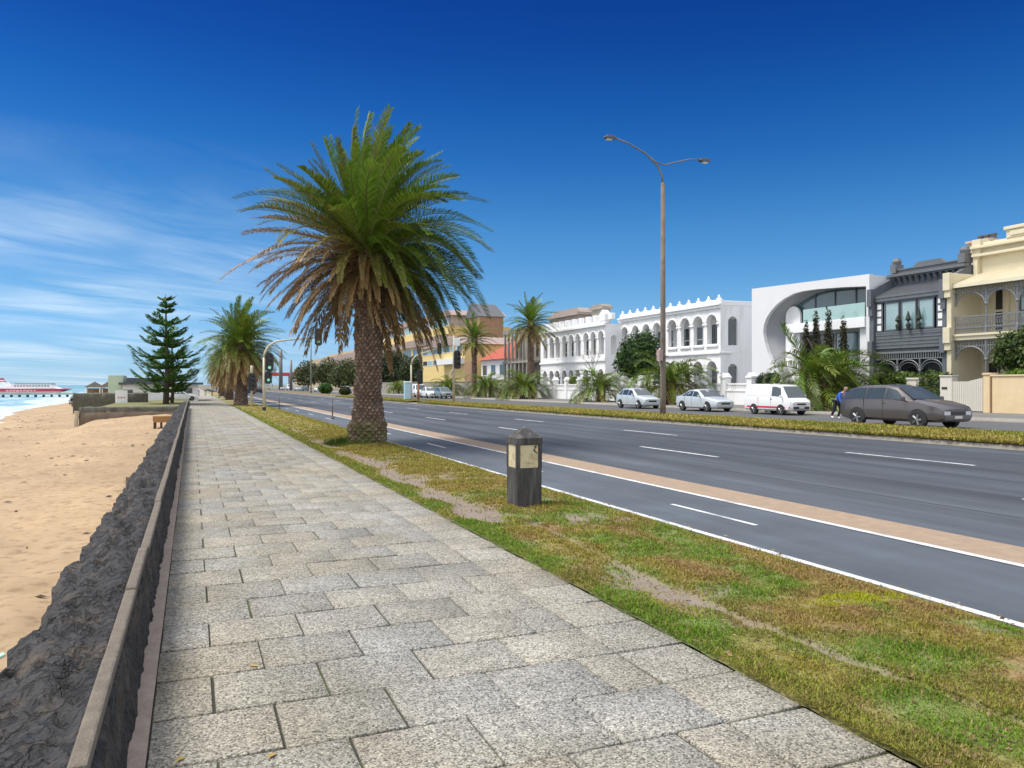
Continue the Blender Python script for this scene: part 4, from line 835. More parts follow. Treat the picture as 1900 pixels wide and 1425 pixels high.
m = MB(); za, zb = Zg(645), Zg(614)-.08
for i in range(9): z_ = za+(zb-za)*i/9; m.box(.26, W-.26, -.02-.03*(i % 2 == 0), .1, z_, z_+(zb-za)/9-.012)
m.box(.26, W-.26, .0, .09, za, zb); h.part(m, 'boarded_balcony', pm('grey_boards', (.15, .17, .185), (.11, .125, .14), 3, .6))
z0_, z1_ = Zg(611), Zg(556)
side = .5; xs_ = [.26+side+.12+(W-.52-2*side-.24)*i/3 for i in range(4)]
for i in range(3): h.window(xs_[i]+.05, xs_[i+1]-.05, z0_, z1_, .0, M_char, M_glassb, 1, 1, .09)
for a in (.28, W-.28-side):
    f = MB(); f.box(a, a+side, 0, .06, z0_, z1_); w = h.part(f, 'side_light', M_char)
    for k in range(4): zz = z0_+(z1_-z0_)*(k+.12)/4; MB().box(a+.1, a+side-.1, -.012, -.002, zz, zz+(z1_-z0_)/4*.72).build('pane', M_white3, w)
[MB().lathe([(.1, z0_), (.14, z0_+.3), (.03, z0_+.45), (.16, z0_+.6), (.02, z0_+.9+.2*k)], 8, 2.1+.75*k, -.2).build('potted_plant', pm('plant_silhouette', (.03, .05, .03), (.02, .03, .02), 4, .7), h.o) for k in range(3)]
# ground floor: frieze, posts, shaded verandah
zf_ = Zg(651); m = MB(); m.box(.26, W-.26, -.05, .05, zf_-.12, zf_); m.box(.26, W-.26, -.03, .03, zf_-.5, zf_-.44)
for i in range(30): xx = .35+(W-.7)*i/29; m.box(xx-.03, xx+.03, -.02, .02, zf_-.44, zf_-.12)
for i in range(3):
    a = .3+(W-.6)*i/3; b2 = .3+(W-.6)*(i+1)/3; m.tube([(p[0], 0, p[1]) for p in arch_pts(a+.06, b2-.06, zf_-1.15, 12, .6)], .04, 5); m.tube([(p[0], 0, p[1]) for p in arch_pts(a+.18, b2-.18, zf_-1.15, 12, .45)], .02, 4)
h.part(m, 'iron_frieze', M_lace)
for i in (1, 2): xx = .3+(W-.6)*i/3; h.part(MB().lathe([(.1, 0), (.1, .4), (.065, .5), (.055, zf_-1.3), (.1, zf_-1.25), (.1, zf_-1.15), (.06, zf_-1.1), (.06, zf_-.5)], 10, xx, 0), 'post', M_lace)
h.window(.7, 2.2, .6, 2.7, 2.15, M_char, M_dark, 1, 2); h.window(3.4, 4.7, .2, 2.8, 2.15, M_char, M_dark, 1, 1)
m = MB(); m.box(.26, W-.26, .1, 2.2, zf_, zf_+.25); h.part(m, 'balcony_floor', M_char)
zc1 = 8.35; m = MB(); m.box(.1, W-.1, 2.2, 2.6, 8.3, 9.35); m.box(0, W, 1.85, 2.3, 8.95, 9.12); m.box(.05, W-.05, 2.0, 2.3, 8.88, 8.95); m.prism([(1.5, 9.35), (W-1.5, 9.35), (W-1.9, 9.72), (1.9, 9.72)], 'y', 2.25, 2.55); m.box(.1, W-.1, 2.12, 2.62, 9.35, 9.43); h.part(m, 'parapet', M_char2, loc=(0, -.6, -.5))
for i in range(12): xx = .35+(W-.7)*i/11; h.part(MB().prism([(2.19, 8.4), (2.19, 8.87), (1.88, 8.87), (2.08, 8.6)], 'x', xx-.08, xx+.08), 'bracket', M_char, loc=(0, -.6, -.5))
for xx in (.3, W-.3): h.part(MB().box(xx-.22, xx+.22, 2.0, 2.7, 9.2, 9.75).lathe([(.25, 9.75), (.3, 9.95), (.2, 10.15), (.02, 10.2)], 10, xx, 2.35), 'parapet_urn', M_char2, loc=(0, -.6, -.5))
# --- cream terrace at the right
h = House('cream_terrace', 'cream two-storey terrace with grey iron lace verandahs at the right edge', 'terrace house', 40.2, 1762, 1960)
W = h.W; zf1 = h.z(1779, 621); ze = h.z(1776, 531)
m = MB(); m.box(.3, W, 2.2, 12, 0, 9.0); h.part(m, 'wall', M_cream)
m = MB(); m.box(0, .3, -.25, 12, 0, 7.9); m.box(-.06, .38, -.5, -.25, 6.9, 7.9); m.box(-.04, .36, -.42, -.25, 6.5, 6.9); m.box(-.06, .38, -.5, -.25, 3.9, 4.8); m.box(-.04, .36, -.4, -.25, 3.5, 3.9); m.box(.02, .28, 1.9, 2.3, 7.9, 9.2); h.part(m, 'party_wall', M_cream, bevel=.02)
m = MB(); m.prism([(-.2, ze), (2.2, ze+.8), (2.2, ze+.86), (-.2, ze+.06)], 'x', .31, W)
for i in range(34): xx = .35+(W-.4)*i/33; m.prism([(-.2, ze+.06), (2.2, ze+.86), (2.2, ze+.9), (-.2, ze+.1)], 'x', xx-.03, xx+.03)
m.box(.31, W, -.26, -.2, ze-.12, ze+.06); h.part(m, 'verandah_roof', M_creamr)
m = MB(); m.box(.31, W, -.1, 2.2, zf1-.32, zf1); m.box(.31, W, -.18, -.1, zf1-.1, zf1+.02); h.part(m, 'balcony_floor', M_cream)
m = MB(); m.box(0, W, 2.0, 2.6, 9.0, 9.75); m.box(-.05, W, 1.8, 2.0, 8.95, 9.1); m.box(-.05, W, 1.7, 2.0, 9.4, 9.55); m.box(-.05, .5, 1.85, 2.7, 9.1, 9.95); h.part(m, 'parapet', M_cream, bevel=.02)
xp = h.x(1868, 2); m = MB(); m.box(xp, xp+2.6, 1.95, 2.6, 9.75, 10.2); m.box(xp-.1, xp+2.7, 1.85, 2.7, 10.2, 10.38); m.box(xp+.25, xp+2.35, 1.9, 1.95, 9.85, 10.1); h.part(m, 'pediment', M_cream, bevel=.02)
ch = h.part(MB().box(h.x(1812, 6), h.x(1850, 6), 5.2, 6.4, 8.3, h.z(1835, 450, 6)).box(h.x(1812, 6)-.1, h.x(1850, 6)+.1, 5.1, 6.5, h.z(1835, 450, 6), h.z(1835, 446, 6)), 'chimney', pm('chimney_render', (.62, .5, .36), (.5, .3, .2), 2.5, .85)); [MB().lathe([(.18, h.z(1835, 446, 6)), (.15, h.z(1835, 440, 6)), (.2, h.z(1835, 439, 6)), (.2, h.z(1835, 436, 6))], 8, h.x(1816, 6)+.3+.42*k, 5.8).build('chimney_pot', M_slate, ch) for k in range(3)]
px_posts = [1830, 1888, 1950]; pxx = [.32]+[h.x(p) for p in px_posts]
def lace(zt, depth):
    m = MB(); m.box(.31, W, -.02, .02, zt-.06, zt); m.box(.31, W, -.015, .015, zt-depth, zt-depth+.04)
    n = int(W/.16)
    for i in range(n): x = .36+i*.16; m.tube([(x, 0, zt-.06), (x+.08, 0, zt-depth*.5), (x, 0, zt-depth)], .018, 4, False); m.tube([(x+.08, 0, zt-.06), (x, 0, zt-depth*.5), (x+.08, 0, zt-depth)], .018, 4, False)
    for a, b2 in zip(pxx[:-1], pxx[1:]):
        pts = arch_pts(a+.07, b2-.07, zt-depth-.75, 14, .72)
        for i, p in enumerate(pts): m.tube([(p[0], 0, p[1]), (p[0], 0, zt-depth)], .028, 4, False)
        m.tube([(p[0], 0, p[1]) for p in pts], .045, 5); m.tube([(a+.1+(p[0]-a)*.0, 0, p[1]) for p in pts[:4]], .03, 4)
    return m
h.part(lace(ze-.12, .3), 'iron_frieze', M_lace); h.part(lace(zf1-.33, .35), 'iron_frieze', M_lace)
for x in pxx[1:]:
    h.part(MB().lathe([(.09, zf1), (.09, zf1+.35), (.055, zf1+.45), (.05, ze-1.2), (.1, ze-1.15), (.05, ze-1.05), (.05, ze-.12)], 10, x, 0), 'post', M_lace); h.part(MB().lathe([(.1, .0), (.1, .4), (.06, .5), (.055, zf1-1.5), (.1, zf1-1.45), (.055, zf1-1.35), (.055, zf1-.33)], 10, x, 0), 'post', M_lace)
m = MB(); m.box(.31, W, -.02, .03, zf1+.95, zf1+1.02); m.box(.31, W, -.01, .02, zf1+.08, zf1+.13); m.box(.31, W, -.01, .02, zf1+.8, zf1+.84)
for i in range(int(W/.14)):
    x = .36+.14*i; m.box(x-.012, x+.012, -.01, .015, zf1+.1, zf1+.95); m.lathe([(.02, zf1+.25), (.055, zf1+.33), (.02, zf1+.41)], 5, x+.07, 0); m.tube([(x, 0, zf1+.45), (x+.07, 0, zf1+.6), (x+.14, 0, zf1+.45), (x+.07, 0, zf1+.75)], .014, 4, False)
h.part(m, 'balcony_railing', M_lace)
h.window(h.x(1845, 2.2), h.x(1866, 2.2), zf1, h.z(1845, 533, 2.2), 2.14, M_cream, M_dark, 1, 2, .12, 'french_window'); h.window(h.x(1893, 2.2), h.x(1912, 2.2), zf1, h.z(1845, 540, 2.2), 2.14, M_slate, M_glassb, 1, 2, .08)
h.window(h.x(1832, 2.2), h.x(1856, 2.2), .4, 2.9, 2.14, M_cream, M_dark, 1, 2, .12); d = h.window(h.x(1803, 2.2), h.x(1818, 2.2), .1, 2.7, 2.14, M_cream, M_cream, 1, 1, .1, 'front_door')
m = MB(); [m.box(h.x(p, 2.2)-.12, h.x(p, 2.2)+.12, 2.05, 2.2, zf1, ze+.6) for p in (1812, 1870)]; h.part(m, 'pilaster', M_cream)
# --- boundary walls on the right
def wall_piece(name, label, cat, p0, p1, hgt, mat, X=38.0, th=.25, cop=0, dz=0):
    Y0, D0 = onX(p0, X); Y1, D1 = onX(p1, X); z = gz(X, (Y0+Y1)/2); o = thing(name, label, cat, (X, Y0, z), -math.pi/2); L_ = Y0-Y1
    MB().box(0, L_, 0, th, -.5, hgt).build('wall', mat, o, bevel=.01)
    if cop: MB().box(-.03, L_+.03, -.05, th+.05, hgt, hgt+cop).build('coping', mat, o, bevel=.01)
    return o, L_
o, L_ = wall_piece('boundary_wall', 'tall cream rendered boundary wall at the right edge of the picture', 'wall', 1839, 1990, 1.86, M_wallc, cop=.08)
MB().box(-.04, .04, -.05, -.002, -.3, 1.86).build('downpipe', pm('rusty_brown', (.3, .17, .09), (.2, .11, .06), 6, .7), o)
wall_piece('gate_pier', 'square cream pier between the white gate and the long cream wall', 'gate pier', 1824, 1838.5, 1.95, M_wallc, cop=.1, th=.45)
o, L_ = wall_piece('gate_pier', 'pale pier with a small dark letter slot left of the white gate', 'gate pier', 1744, 1766, 1.9, M_gate, cop=.06, th=.45)
MB().box(.12, .45, -.02, .01, 1.2, 1.32).build('letter_slot', M_dark, o)
Y0, _ = onX(1766.5, 38.05); Y1, _ = onX(1823.5, 38.05); o = thing('gate', 'wide off-white gate of upright boards between two piers', 'gate', (38.05, Y0, gz(38, Y0)), -math.pi/2); L_ = Y0-Y1
m = MB(); n = 16
for i in range(n): m.box(L_*i/n+.012, L_*(i+1)/n-.012, 0, .04, .06, 1.62+.18*abs(i/(n-1)-.5)*2*(i > n/2))
m.build('boards', M_gate, o); MB().box(.01, L_-.01, .041, .09, .3, .4).box(.01, L_-.01, .041, .09, 1.3, 1.4).build('rails', M_gate, o)
o, L_ = wall_piece('gate_pier', 'short cream pier at the hedge end, behind the moving car roof', 'gate pier', 1682, 1705, 1.75, M_gate, th=.5, cop=.1)
o, L_ = wall_piece('low_wall', 'low cream wall under the clipped hedge, mostly behind the moving car', 'wall', 1600, 1681, 1.15, M_gate, cop=.06)
Y0, _ = onX(1706, 38.1); Y1, _ = onX(1743, 38.1); o = thing('grille_gate', 'thin iron grille gate overgrown with creeper', 'gate', (38.1, Y0, gz(38, Y0)), -math.pi/2); L_ = Y0-Y1; m = MB()
for i in range(22): x = L_*(i+.5)/22; m.box(x-.012, x+.012, 0, .025, .05, 1.7)
m.box(0, L_, -.01, .035, .15, .2); m.box(0, L_, -.01, .035, 1.5, 1.55); m.build('bars', M_lace, o)
wall_piece('low_wall', 'plain white rendered wall in front of the modern house, behind the white van', 'wall', 1393, 1488, 1.55, M_white2)
o, L_ = wall_piece('garage_gate', 'dark slatted gate right of the white van, beside the big short palm', 'gate', 1489, 1532, 1.9, pm('dark_slats', (.05, .055, .06), (.035, .038, .04), 2, .6))
wall_piece('low_wall', 'grey wall section left of the charcoal terrace hedge, behind the palm', 'wall', 1533, 1598, 1.2, M_stone2)
o, L_ = wall_piece('stone_boundary_wall', 'long plain grey stone wall along the far footpath, left of the terrace', 'wall', 702, 984, 2.0, M_stone2, cop=.1)
wall_piece('brown_wall', 'tall brown brick pier wall at the foot of the tall palm', 'wall', 862, 879, 5.2, M_brick, X=40)
# --- farther buildings
def block(name, label, cat, X, pl, pr, py, pref, depth, mat, dz=0):
    h = House(name, label, cat, X, pl, pr, dz); h.top = h.z(pref, py); m = MB(); m.box(0, h.W, 0, depth, 0, h.top); h.part(m, 'wall', mat); return h
h = block('stone_house', 'old grey stone two-storey house with dark colonnaded verandah behind the tall palm', 'house', 43, 956, 1002, 606, 985, 10, M_stone2); W = h.W
m = MB(); m.box(-.2, W+.2, -.4, .0, h.top-.5, h.top-.2); m.box(-.2, W+.2, -1.9, -.0, h.top/2-.2, h.top/2+.1); m.box(-.1, W+.1, -1.9, -1.7, h.top-.9, h.top-.3); h.part(m, 'cornice', M_stone2)
for i in range(7): h.part(MB().lathe([(.25, 0), (.2, .3), (.17, h.top-.9)], 8, .4+(W-.8)*i/6, -1.7), 'column', M_stone2)
for i in range(5):
    for zz in (.8, h.top/2+.6): h.window(W*(i+.3)/5, W*(i+.8)/5, zz, zz+2.6, -.04, M_stone2, M_dark)
m = MB(); x0 = h.x(1020, 8); xw = h.x(1074, 8)-x0; m.box(x0, x0+xw, 8, 11, 0, h.z(1050, 588, 8)); m.box(x0-.4, x0+xw+.4, 7.6, 11.4, h.z(1050, 588, 8), h.z(1050, 583, 8)); m.prism([(x0, h.z(1050, 583, 8)), (x0+xw, h.z(1050, 583, 8)), (x0+xw-1, h.z(1050, 574, 8)), (x0+1, h.z(1050, 574, 8))], 'y', 8.2, 10.8); h.part(m, 'rear_wing', pm('pinkish_grey_render', (.36, .3, .27), (.28, .23, .21), .8, .85))
h = block('apartment_block', 'yellow and brown stepped apartment block behind the dark tree', 'apartment block', 49, 690, 832, 618, 770, 14, M_yel); W = h.W
m = MB(); z1, z2 = h.z(770, 632), h.z(770, 645); m.box(-.3, W+.3, -.5, -.01, z2, z1); h.part(m, 'brown_band', M_pinkr)
m = MB(); m.box(2, W-2, 1.5, 13, h.top, h.top+2.3); h.part(m, 'top_floor', pm('pale_pink_panel', (.42, .36, .33), (.33, .28, .27), 1, .7)); m = MB(); m.prism([(1, h.top+2.3), (W-1, h.top+2.3), (W-4, h.top+3.6), (4, h.top+3.6)], 'y', 1, 13.5); h.part(m, 'roof', M_pinkr)
for i in range(9): h.window(2.6+(W-5.2)*i/9, 2.6+(W-5.2)*(i+.8)/9, h.top+.3, h.top+1.9, 1.44, M_white3, M_glassb, 2)
for i in range(8): h.window(1+(W-2)*i/8, 1+(W-2)*(i+.85)/8, .6*z2, z2-.3, -.04, M_yel, M_glass, 2)
h = block('apartment_block', 'lower yellow banded apartment block with rows of windows beside the brick tower', 'apartment block', 44, 784, 862, 644, 820, 12, M_yel); W = h.W; T = h.top
m = MB(); m.prism([(-.5, T), (W+.5, T), (W*.72, T+1.7), (W*.2, T+.5)], 'y', -.6, 12); h.part(m, 'roof', M_pinkr)
for r_, (a, b2) in enumerate(((646, 656), (667, 677))):
    for i in range(7): h.window(.5+(W-1)*i/7, .5+(W-1)*(i+.88)/7, h.z(820, b2), h.z(820, a), -.04, M_white3, M_glassb if i % 2 else M_glass, 1)
m = MB(); m.box(W*.55, W*1.0, -1.5, -.01, h.z(820, 678), h.z(820, 668)); h.part(m, 'balcony', M_white2)
h = block('brick_tower', 'brown brick tower block with a sloping dark roof beside the great palm crown', 'tower block', 52, 866, 890, 589, 880, 5, M_brick); W = h.W; T = h.top
m = MB(); m.prism([(-.3, T), (W+.3, T), (W*.35, T+2.9)], 'y', -.3, 5.3); h.part(m, 'roof', M_slate)
for k in range(3): h.window(W*.72, W*.9, T-3.2-3.4*k, T-1.6-3.4*k, -.04, M_brick, M_glass)
h = block('red_roof_house', 'house with a bright red tiled hip roof left of the old stone house', 'house', 46, 893, 941, 667, 920, 10, M_white2); W = h.W; T = h.top
m = MB(); m.add([(-.6, -.6, T), (W+.6, -.6, T), (W+.6, 10.6, T), (-.6, 10.6, T), (W*.35, 5, T+3.6), (W*.65, 5, T+3.6)], [(0, 1, 5, 4), (1, 2, 5), (2, 3, 4, 5), (3, 0, 4), (0, 3, 2, 1)]); h.part(m, 'roof', M_red)
for k in range(3): h.window(W*(k+.2)/3, W*(k+.75)/3, T-2.6, T-.8, -.04)
h.part(MB().box(W*.6, W+1.5, 6, 12, 0, T+4.2), 'brick_rear', M_red)
h = block('sandstone_building', 'far sandstone coloured building with flat stepped top above the olive trees', 'building', 56, 572, 668, 660, 620, 30, M_sandst); W = h.W
h.part(MB().box(W*.2, W*.95, 5, 25, h.top, h.top+1.8), 'roof_parapet', M_sandst); h.part(MB().box(W*.5, W*1.0, -.6, -.02, h.top*.3, h.top-.4), 'brown_bay', M_pinkr)
for k in range(6): h.window(W*(k+.3)/8, W*(k+.6)/8, h.top-4, h.top-1.5, -.06)
h = block('distant_building', 'lowest far pale building, stepping down left of the sandstone one', 'building', 58, 545, 572, 682, 560, 30, M_sandst)
x, Y = 36.0, onX(514, 36)[0]; zc2 = ZD(697, 36*FX+Y*FY)
o = thing('canopy', 'flat red forecourt canopy far down the road', 'canopy', (x, Y, -.1)); MB().box(-8, 8, -9, 9, zc2, zc2+1.4).build('roof', pm('red_fascia', (.6, .07, .05), (.5, .06, .04), 1, .5), o); [MB().box(a-.3, a+.3, b-.3, b+.3, 0, zc2).build('post', M_white2, o) for a in (-6, 6) for b in (-6, 6)]
# ------------------------------------------------------------------ vehicles
M_tyre = pm('tyre_rubber', (.02, .02, .02), (.03, .03, .03), 4, .85); M_rim = pm('alloy_rim', (.26, .265, .27), (.2, .205, .21), 3, .4, metal=.6)
M_carglass = pm('car_glass', (.03, .045, .05), (.05, .07, .075), 1, .03, spec=1.0); M_black = pm('black_trim', (.018, .018, .02), (.03, .03, .032), 3, .5)
M_lampg = pm('lamp_glass', (.62, .65, .66), (.5, .53, .55), 4, .12, spec=.9); M_redl = pm('red_lens', (.35, .015, .015), (.28, .01, .01), 3, .2)
M_chrome = pm('chrome', (.55, .56, .57), (.4, .41, .42), 3, .2, metal=.9); M_plate = pm('number_plate', (.6, .6, .55), (.5, .5, .46), 9, .5)
def paint(name, c, metal=0.0): return pm(name, c, tuple(x*.93 for x in c), .8, .28, metal=metal, coat=.5)
def car(name, label, cat, st, wheels, wins, screen, rear, mat, wr=.31, group=None, van=False, stripe=None, mirror=None, blank=()):
    """st: stations front to back (x, z bottom, z belt, z roof, w low, w belt, w roof)"""
    o = thing(name, label, cat, (0, 0, 0), 0, group); st = sorted(st, key=lambda s: -s[0])
    def sect(s):
        x, zb, zl, zr, wl, wb, wf = s; zm = zb+.45*(zl-zb); r = min(.06, (zr-zl)*.5)
        h = [(0, zb), (wl*.85, zb), (wl, zb+.1), (max(wl, wb)+.012, zm), (wb+.006, zl-.06), (wb-.01, zl), (wf+(wb-wf)*.06, zr-r), (wf-.03, zr-r*.35), (wf*.72, zr), (0, zr+.012)]
        return [(x, y, z) for y, z in h]+[(x, -y, z) for y, z in h[-2:0:-1]]
    m = MB(); S = [sect(s) for s in st]; n = len(S[0])
    for s in S: m.v += s
    for i in range(len(S)-1):
        for k in range(n): m.f.append((i*n+k, i*n+(k+1) % n, (i+1)*n+(k+1) % n, (i+1)*n+k))
    m.f.append(tuple(range(n))); m.f.append(tuple((len(S)-1)*n+k for k in range(n-1, -1, -1)))
    b = m.build('body', mat, o, smooth=True); b.data.set_sharp_from_angle(angle=R_(32))
    xs_ = [s[0] for s in st][::-1]; I = lambda x, j: float(np.interp(x, xs_, [s[j] for s in st][::-1]))
    def side(x, t, off=.012):
        zl, zr, wb, wf = I(x, 2), I(x, 3), I(x, 5), I(x, 6); z0, z1 = zl, zr-min(.06, (zr-zl)*.5); y0, y1 = wb-.01, wf+(wb-wf)*.06
        return (x, y0+(y1-y0)*t+off, z0+(z1-z0)*t)
    for kwin, (a0, b0, a1, b1) in enumerate(wins):
        for sg in (1, -1):
            m = MB(); N = 6
            lo = [side(b0+(a0-b0)*i/N, .07) for i in range(N+1)]; hi = [side(b1+(a1-b1)*i/N, .9) for i in range(N+1)]
            m.add([(x, y*sg, z) for x, y, z in lo+hi], [(i, i+1, N+2+i, N+1+i) for i in range(N)]); m.build('side_window', mat if kwin in blank else M_carglass, o)
    def glass(name, sc):
        (x0, z0, w0), (x1, z1, w1) = sc; d = Vector((z1-z0, 0, x0-x1)).normalized()*.014
        if d.z < 0 or (d.z < .15 and d.x*(1 if x0 > 0 else -1) < 0): d = -d
        m = MB(); m.add([(x0+d.x, w0, z0+d.z), (x0+d.x*1.4, 0, z0+d.z), (x0+d.x, -w0, z0+d.z), (x1+d.x, -w1, z1+d.z), (x1+d.x*1.4, 0, z1+d.z*1.2), (x1+d.x, w1, z1+d.z)], [(0, 1, 4, 5), (1, 2, 3, 4)]); m.build(name, M_carglass, o)
    glass('windscreen', screen)
    if rear: glass('rear_window', rear)
    for xw in wheels:
        for sg in (1, -1):
            wy = I(xw, 4)+.012
            a = MB(); pts = [(xw+(wr+.06)*math.cos(t), wr+(wr+.06)*math.sin(t)) for t in np.linspace(-.25, math.pi+.25, 16)]
            a.prism(pts, 'y', sg*(wy-.05), sg*(wy+.006)); a.build('wheel_arch', M_black, o)
            w = bpy.data.objects.new('wheel', None); COL.objects.link(w); w.parent = o; w.location = (xw, sg*(wy-.09), wr); w.rotation_euler = (math.pi/2, 0, 0); w.empty_display_size = .2
            MB().lathe([(wr*.62, -.1), (wr*.9, -.11), (wr, -.08), (wr, .08), (wr*.9, .11), (wr*.62, .1)], 24).build('tyre', M_tyre, w, smooth=False)
            rm = MB().lathe([(wr*.64, -.09), (wr*.64, .09)], 20)
            for k in range(5):
                t = k*2*math.pi/5; rm.tube([(0, 0, -sg*.105), (wr*.6*math.cos(t), wr*.6*math.sin(t), -sg*.1)], .045, 5)
            rm.build('rim', M_rim, w)
    F_ = st[0]; Bk = st[-1]; xf, xb = F_[0], Bk[0]; wf_ = F_[5]
    for sg in (1, -1):
        zl = F_[2]; s1 = st[1]
        hl = MB(); yo = wf_*.98; dx = .02
        hl.add([(xf+dx, sg*yo*.55, zl-.04), (xf+dx, sg*yo*.55, zl-.17), (xf+dx*.6, sg*yo*.95, zl-.17), (xf+dx*.6, sg*yo*.95, zl-.03), (xf-.22, sg*(yo+.05+(s1[5]-F_[5])*.6), zl-.13), (xf-.24, sg*(yo+.05+(s1[5]-F_[5])*.6), zl-.02)], [(0, 1, 2, 3), (3, 2, 4, 5)]); hl.build('headlight', M_lampg, o)
        MB().box(xb-.02, xb+.03, sg*Bk[5]*.72 if sg > 0 else -Bk[5]*.98, Bk[5]*.98 if sg > 0 else -Bk[5]*.72, Bk[2]-.25, Bk[2]-.03).build('tail_light', M_redl, o)
        xm = mirror or (wins[0][0]-.05); y_ = I(xm, 5); MB().box(xm-.05, xm+.05, min(sg*y_, sg*(y_+.2)), max(sg*y_, sg*(y_+.2)), I(xm, 2)+.02, I(xm, 2)+.17).build('mirror', mat, o, bevel=.03)
        MB().box(wins[0][1]-.1, wins[0][1]+.06, min(sg*(I(wins[0][1], 5)-.02), sg*(I(wins[0][1], 5)+.02)), max(sg*(I(wins[0][1], 5)-.02), sg*(I(wins[0][1], 5)+.02)), I(wins[0][1], 2)-.16, I(wins[0][1], 2)-.12).build('door_handle', M_black if van else mat, o)
    zb = F_[1]; MB().box(xf-.06, xf+.03, -wf_*.92, wf_*.92, zb+.02, zb+.2).build('bumper', M_black if van else mat, o, bevel=.03)
    MB().box(xf-.05, xf+.022, -wf_*.5, wf_*.5, F_[2]-.16, F_[2]-.05).build('grille', M_black, o); MB().box(xf+.02, xf+.04, -.19, .19, zb+.08, zb+.18).build('number_plate', M_plate, o)
    # door seams
    for xs__ in [w[1]-.04 for w in wins[:2]]:
        for sg in (1, -1):
            y_ = max(I(xs__, 4), I(xs__, 5))+.014; MB().box(xs__-.006, xs__+.006, min(sg*(y_-.02), sg*y_), max(sg*(y_-.02), sg*y_), I(xs__, 1)+.15, I(xs__, 2)).build('door_seam', M_black, o)
    if stripe:
        for sg in (1, -1):
            m = MB(); N = 8; xa_, xb_ = st[1][0], xb+.05
            P = [(xb_+(xa_-xb_)*i/N) for i in range(N+1)]; m.add([(x, sg*(max(I(x, 4), I(x, 5))+.017), .42) for x in P]+[(x, sg*(max(I(x, 4), I(x, 5))+.017), .53) for x in P], [(i, i+1, N+2+i, N+1+i) for i in range(N)]); m.build('red_stripe', stripe, o)
    return o
def put(o, px, X, flip=False, sc=1.0, dz=0.0):
    Y, D = onX(px, X); o.location = (X, Y, gz(X, Y)+dz); o.rotation_euler = (0, 0, math.pi/2 if flip else -math.pi/2); o.scale = (sc,)*3
    return o
P_silver = paint('pale_blue_silver_paint', (.56, .61, .64), .25); P_white = paint('white_paint', (.78, .78, .78)); P_grey = paint('brown_grey_paint', (.125, .112, .112), .6); P_dark = paint('dark_blue_paint', (.03, .04, .06), .2); P_teal = paint('grey_teal_paint', (.22, .27, .27), .3)
hatch_st = [(2.0, .28, .66, .70, .62, .62, .5), (1.85, .22, .72, .80, .74, .74, .6), (1.3, .2, .84, .92, .8, .8, .66), (1.02, .2, .9, .97, .82, .82, .66), (.25, .2, .95, 1.44, .83, .83, .6), (-.3, .2, .97, 1.52, .83, .83, .6), (-1.2, .2, .99, 1.47, .83, .82, .58), (-1.62, .22, 1.0, 1.33, .8, .79, .55), (-1.95, .26, .98, 1.02, .74, .72, .52), (-2.02, .35, .85, .88, .66, .66, .5)]
sedan_st = [(2.22, .28, .62, .66, .64, .64, .5), (2.05, .2, .69, .76, .76, .76, .62), (1.4, .19, .82, .9, .83, .83, .68), (1.0, .19, .9, .96, .85, .85, .66), (.2, .19, .94, 1.38, .85, .85, .6), (-.3, .19, .95, 1.45, .85, .85, .6), (-1.0, .19, .97, 1.37, .85, .84, .58), (-1.55, .2, .99, 1.06, .84, .82, .62), (-2.1, .24, .96, 1.0, .78, .77, .6), (-2.22, .34, .86, .89, .7, .7, .55)]
wagon_st = [(2.6, .32, .70, .74, .72, .72, .56), (2.4, .26, .82, .90, .84, .84, .68), (1.7, .25, .95, 1.04, .9, .9, .74), (1.25, .25, 1.0, 1.08, .91, .91, .72), (.35, .25, 1.05, 1.55, .92, .92, .66), (-.2, .25, 1.06, 1.63, .92, .92, .66), (-1.7, .25, 1.07, 1.60, .92, .91, .66), (-2.3, .27, 1.07, 1.45, .9, .88, .63), (-2.6, .32, 1.03, 1.08, .84, .82, .62), (-2.66, .4, .9, .93, .76, .76, .6)]
wagon_st = [(s_[0]*.9,)+s_[1:] for s_ in wagon_st]
van_st = [(2.1, .34, .78, .82, .66, .66, .5), (2.0, .28, .86, .92, .78, .78, .64), (1.78, .25, .98, 1.04, .82, .82, .68), (1.2, .25, 1.08, 1.75, .83, .82, .68), (.8, .25, 1.1, 1.86, .83, .82, .7), (-1.6, .25, 1.12, 1.88, .83, .82, .7), (-2.05, .27, 1.12, 1.8, .82, .81, .68), (-2.2, .32, 1.05, 1.5, .78, .78, .62)]
hatch = car('hatchback', 'pale blue silver hatchback parked left of the tall lamp pole', 'car', hatch_st, (1.28, -1.25), [(.75, -.12, .25, -.12), (-.2, -.95, -.2, -.95), (-1.03, -1.55, -1.03, -1.4)], ((1.0, .98, .66), (.25, 1.43, .55)), ((-1.95, 1.03, .6), (-1.62, 1.33, .52)), P_silver)
put(hatch, 1184, 30.1, sc=.97)
sedan = car('sedan', 'pale silver blue four-door sedan parked right of the lamp pole', 'car', sedan_st, (1.38, -1.32), [(.75, -.18, .2, -.18), (-.26, -1.0, -.26, -.9), (-1.06, -1.4, -.96, -1.05)], ((.98, .97, .7), (.2, 1.37, .55)), ((-1.55, 1.07, .68), (-1.0, 1.36, .52)), P_silver)
put(sedan, 1307, 30.5, sc=.97)
van = car('delivery_van', 'white delivery van with red side stripe and blanked side windows, parked by the palm', 'van', van_st, (1.25, -1.2), [(1.28, .42, 1.14, .42), (.3, -.75, .3, -.75), (-.87, -1.95, -.87, -1.95)], ((1.76, 1.06, .72), (1.2, 1.74, .62)), None, P_white, wr=.3, van=True, stripe=paint('red_stripe_paint', (.6, .03, .08)), mirror=1.38, blank=(1, 2))
put(van, 1442, 30.5, sc=.9)
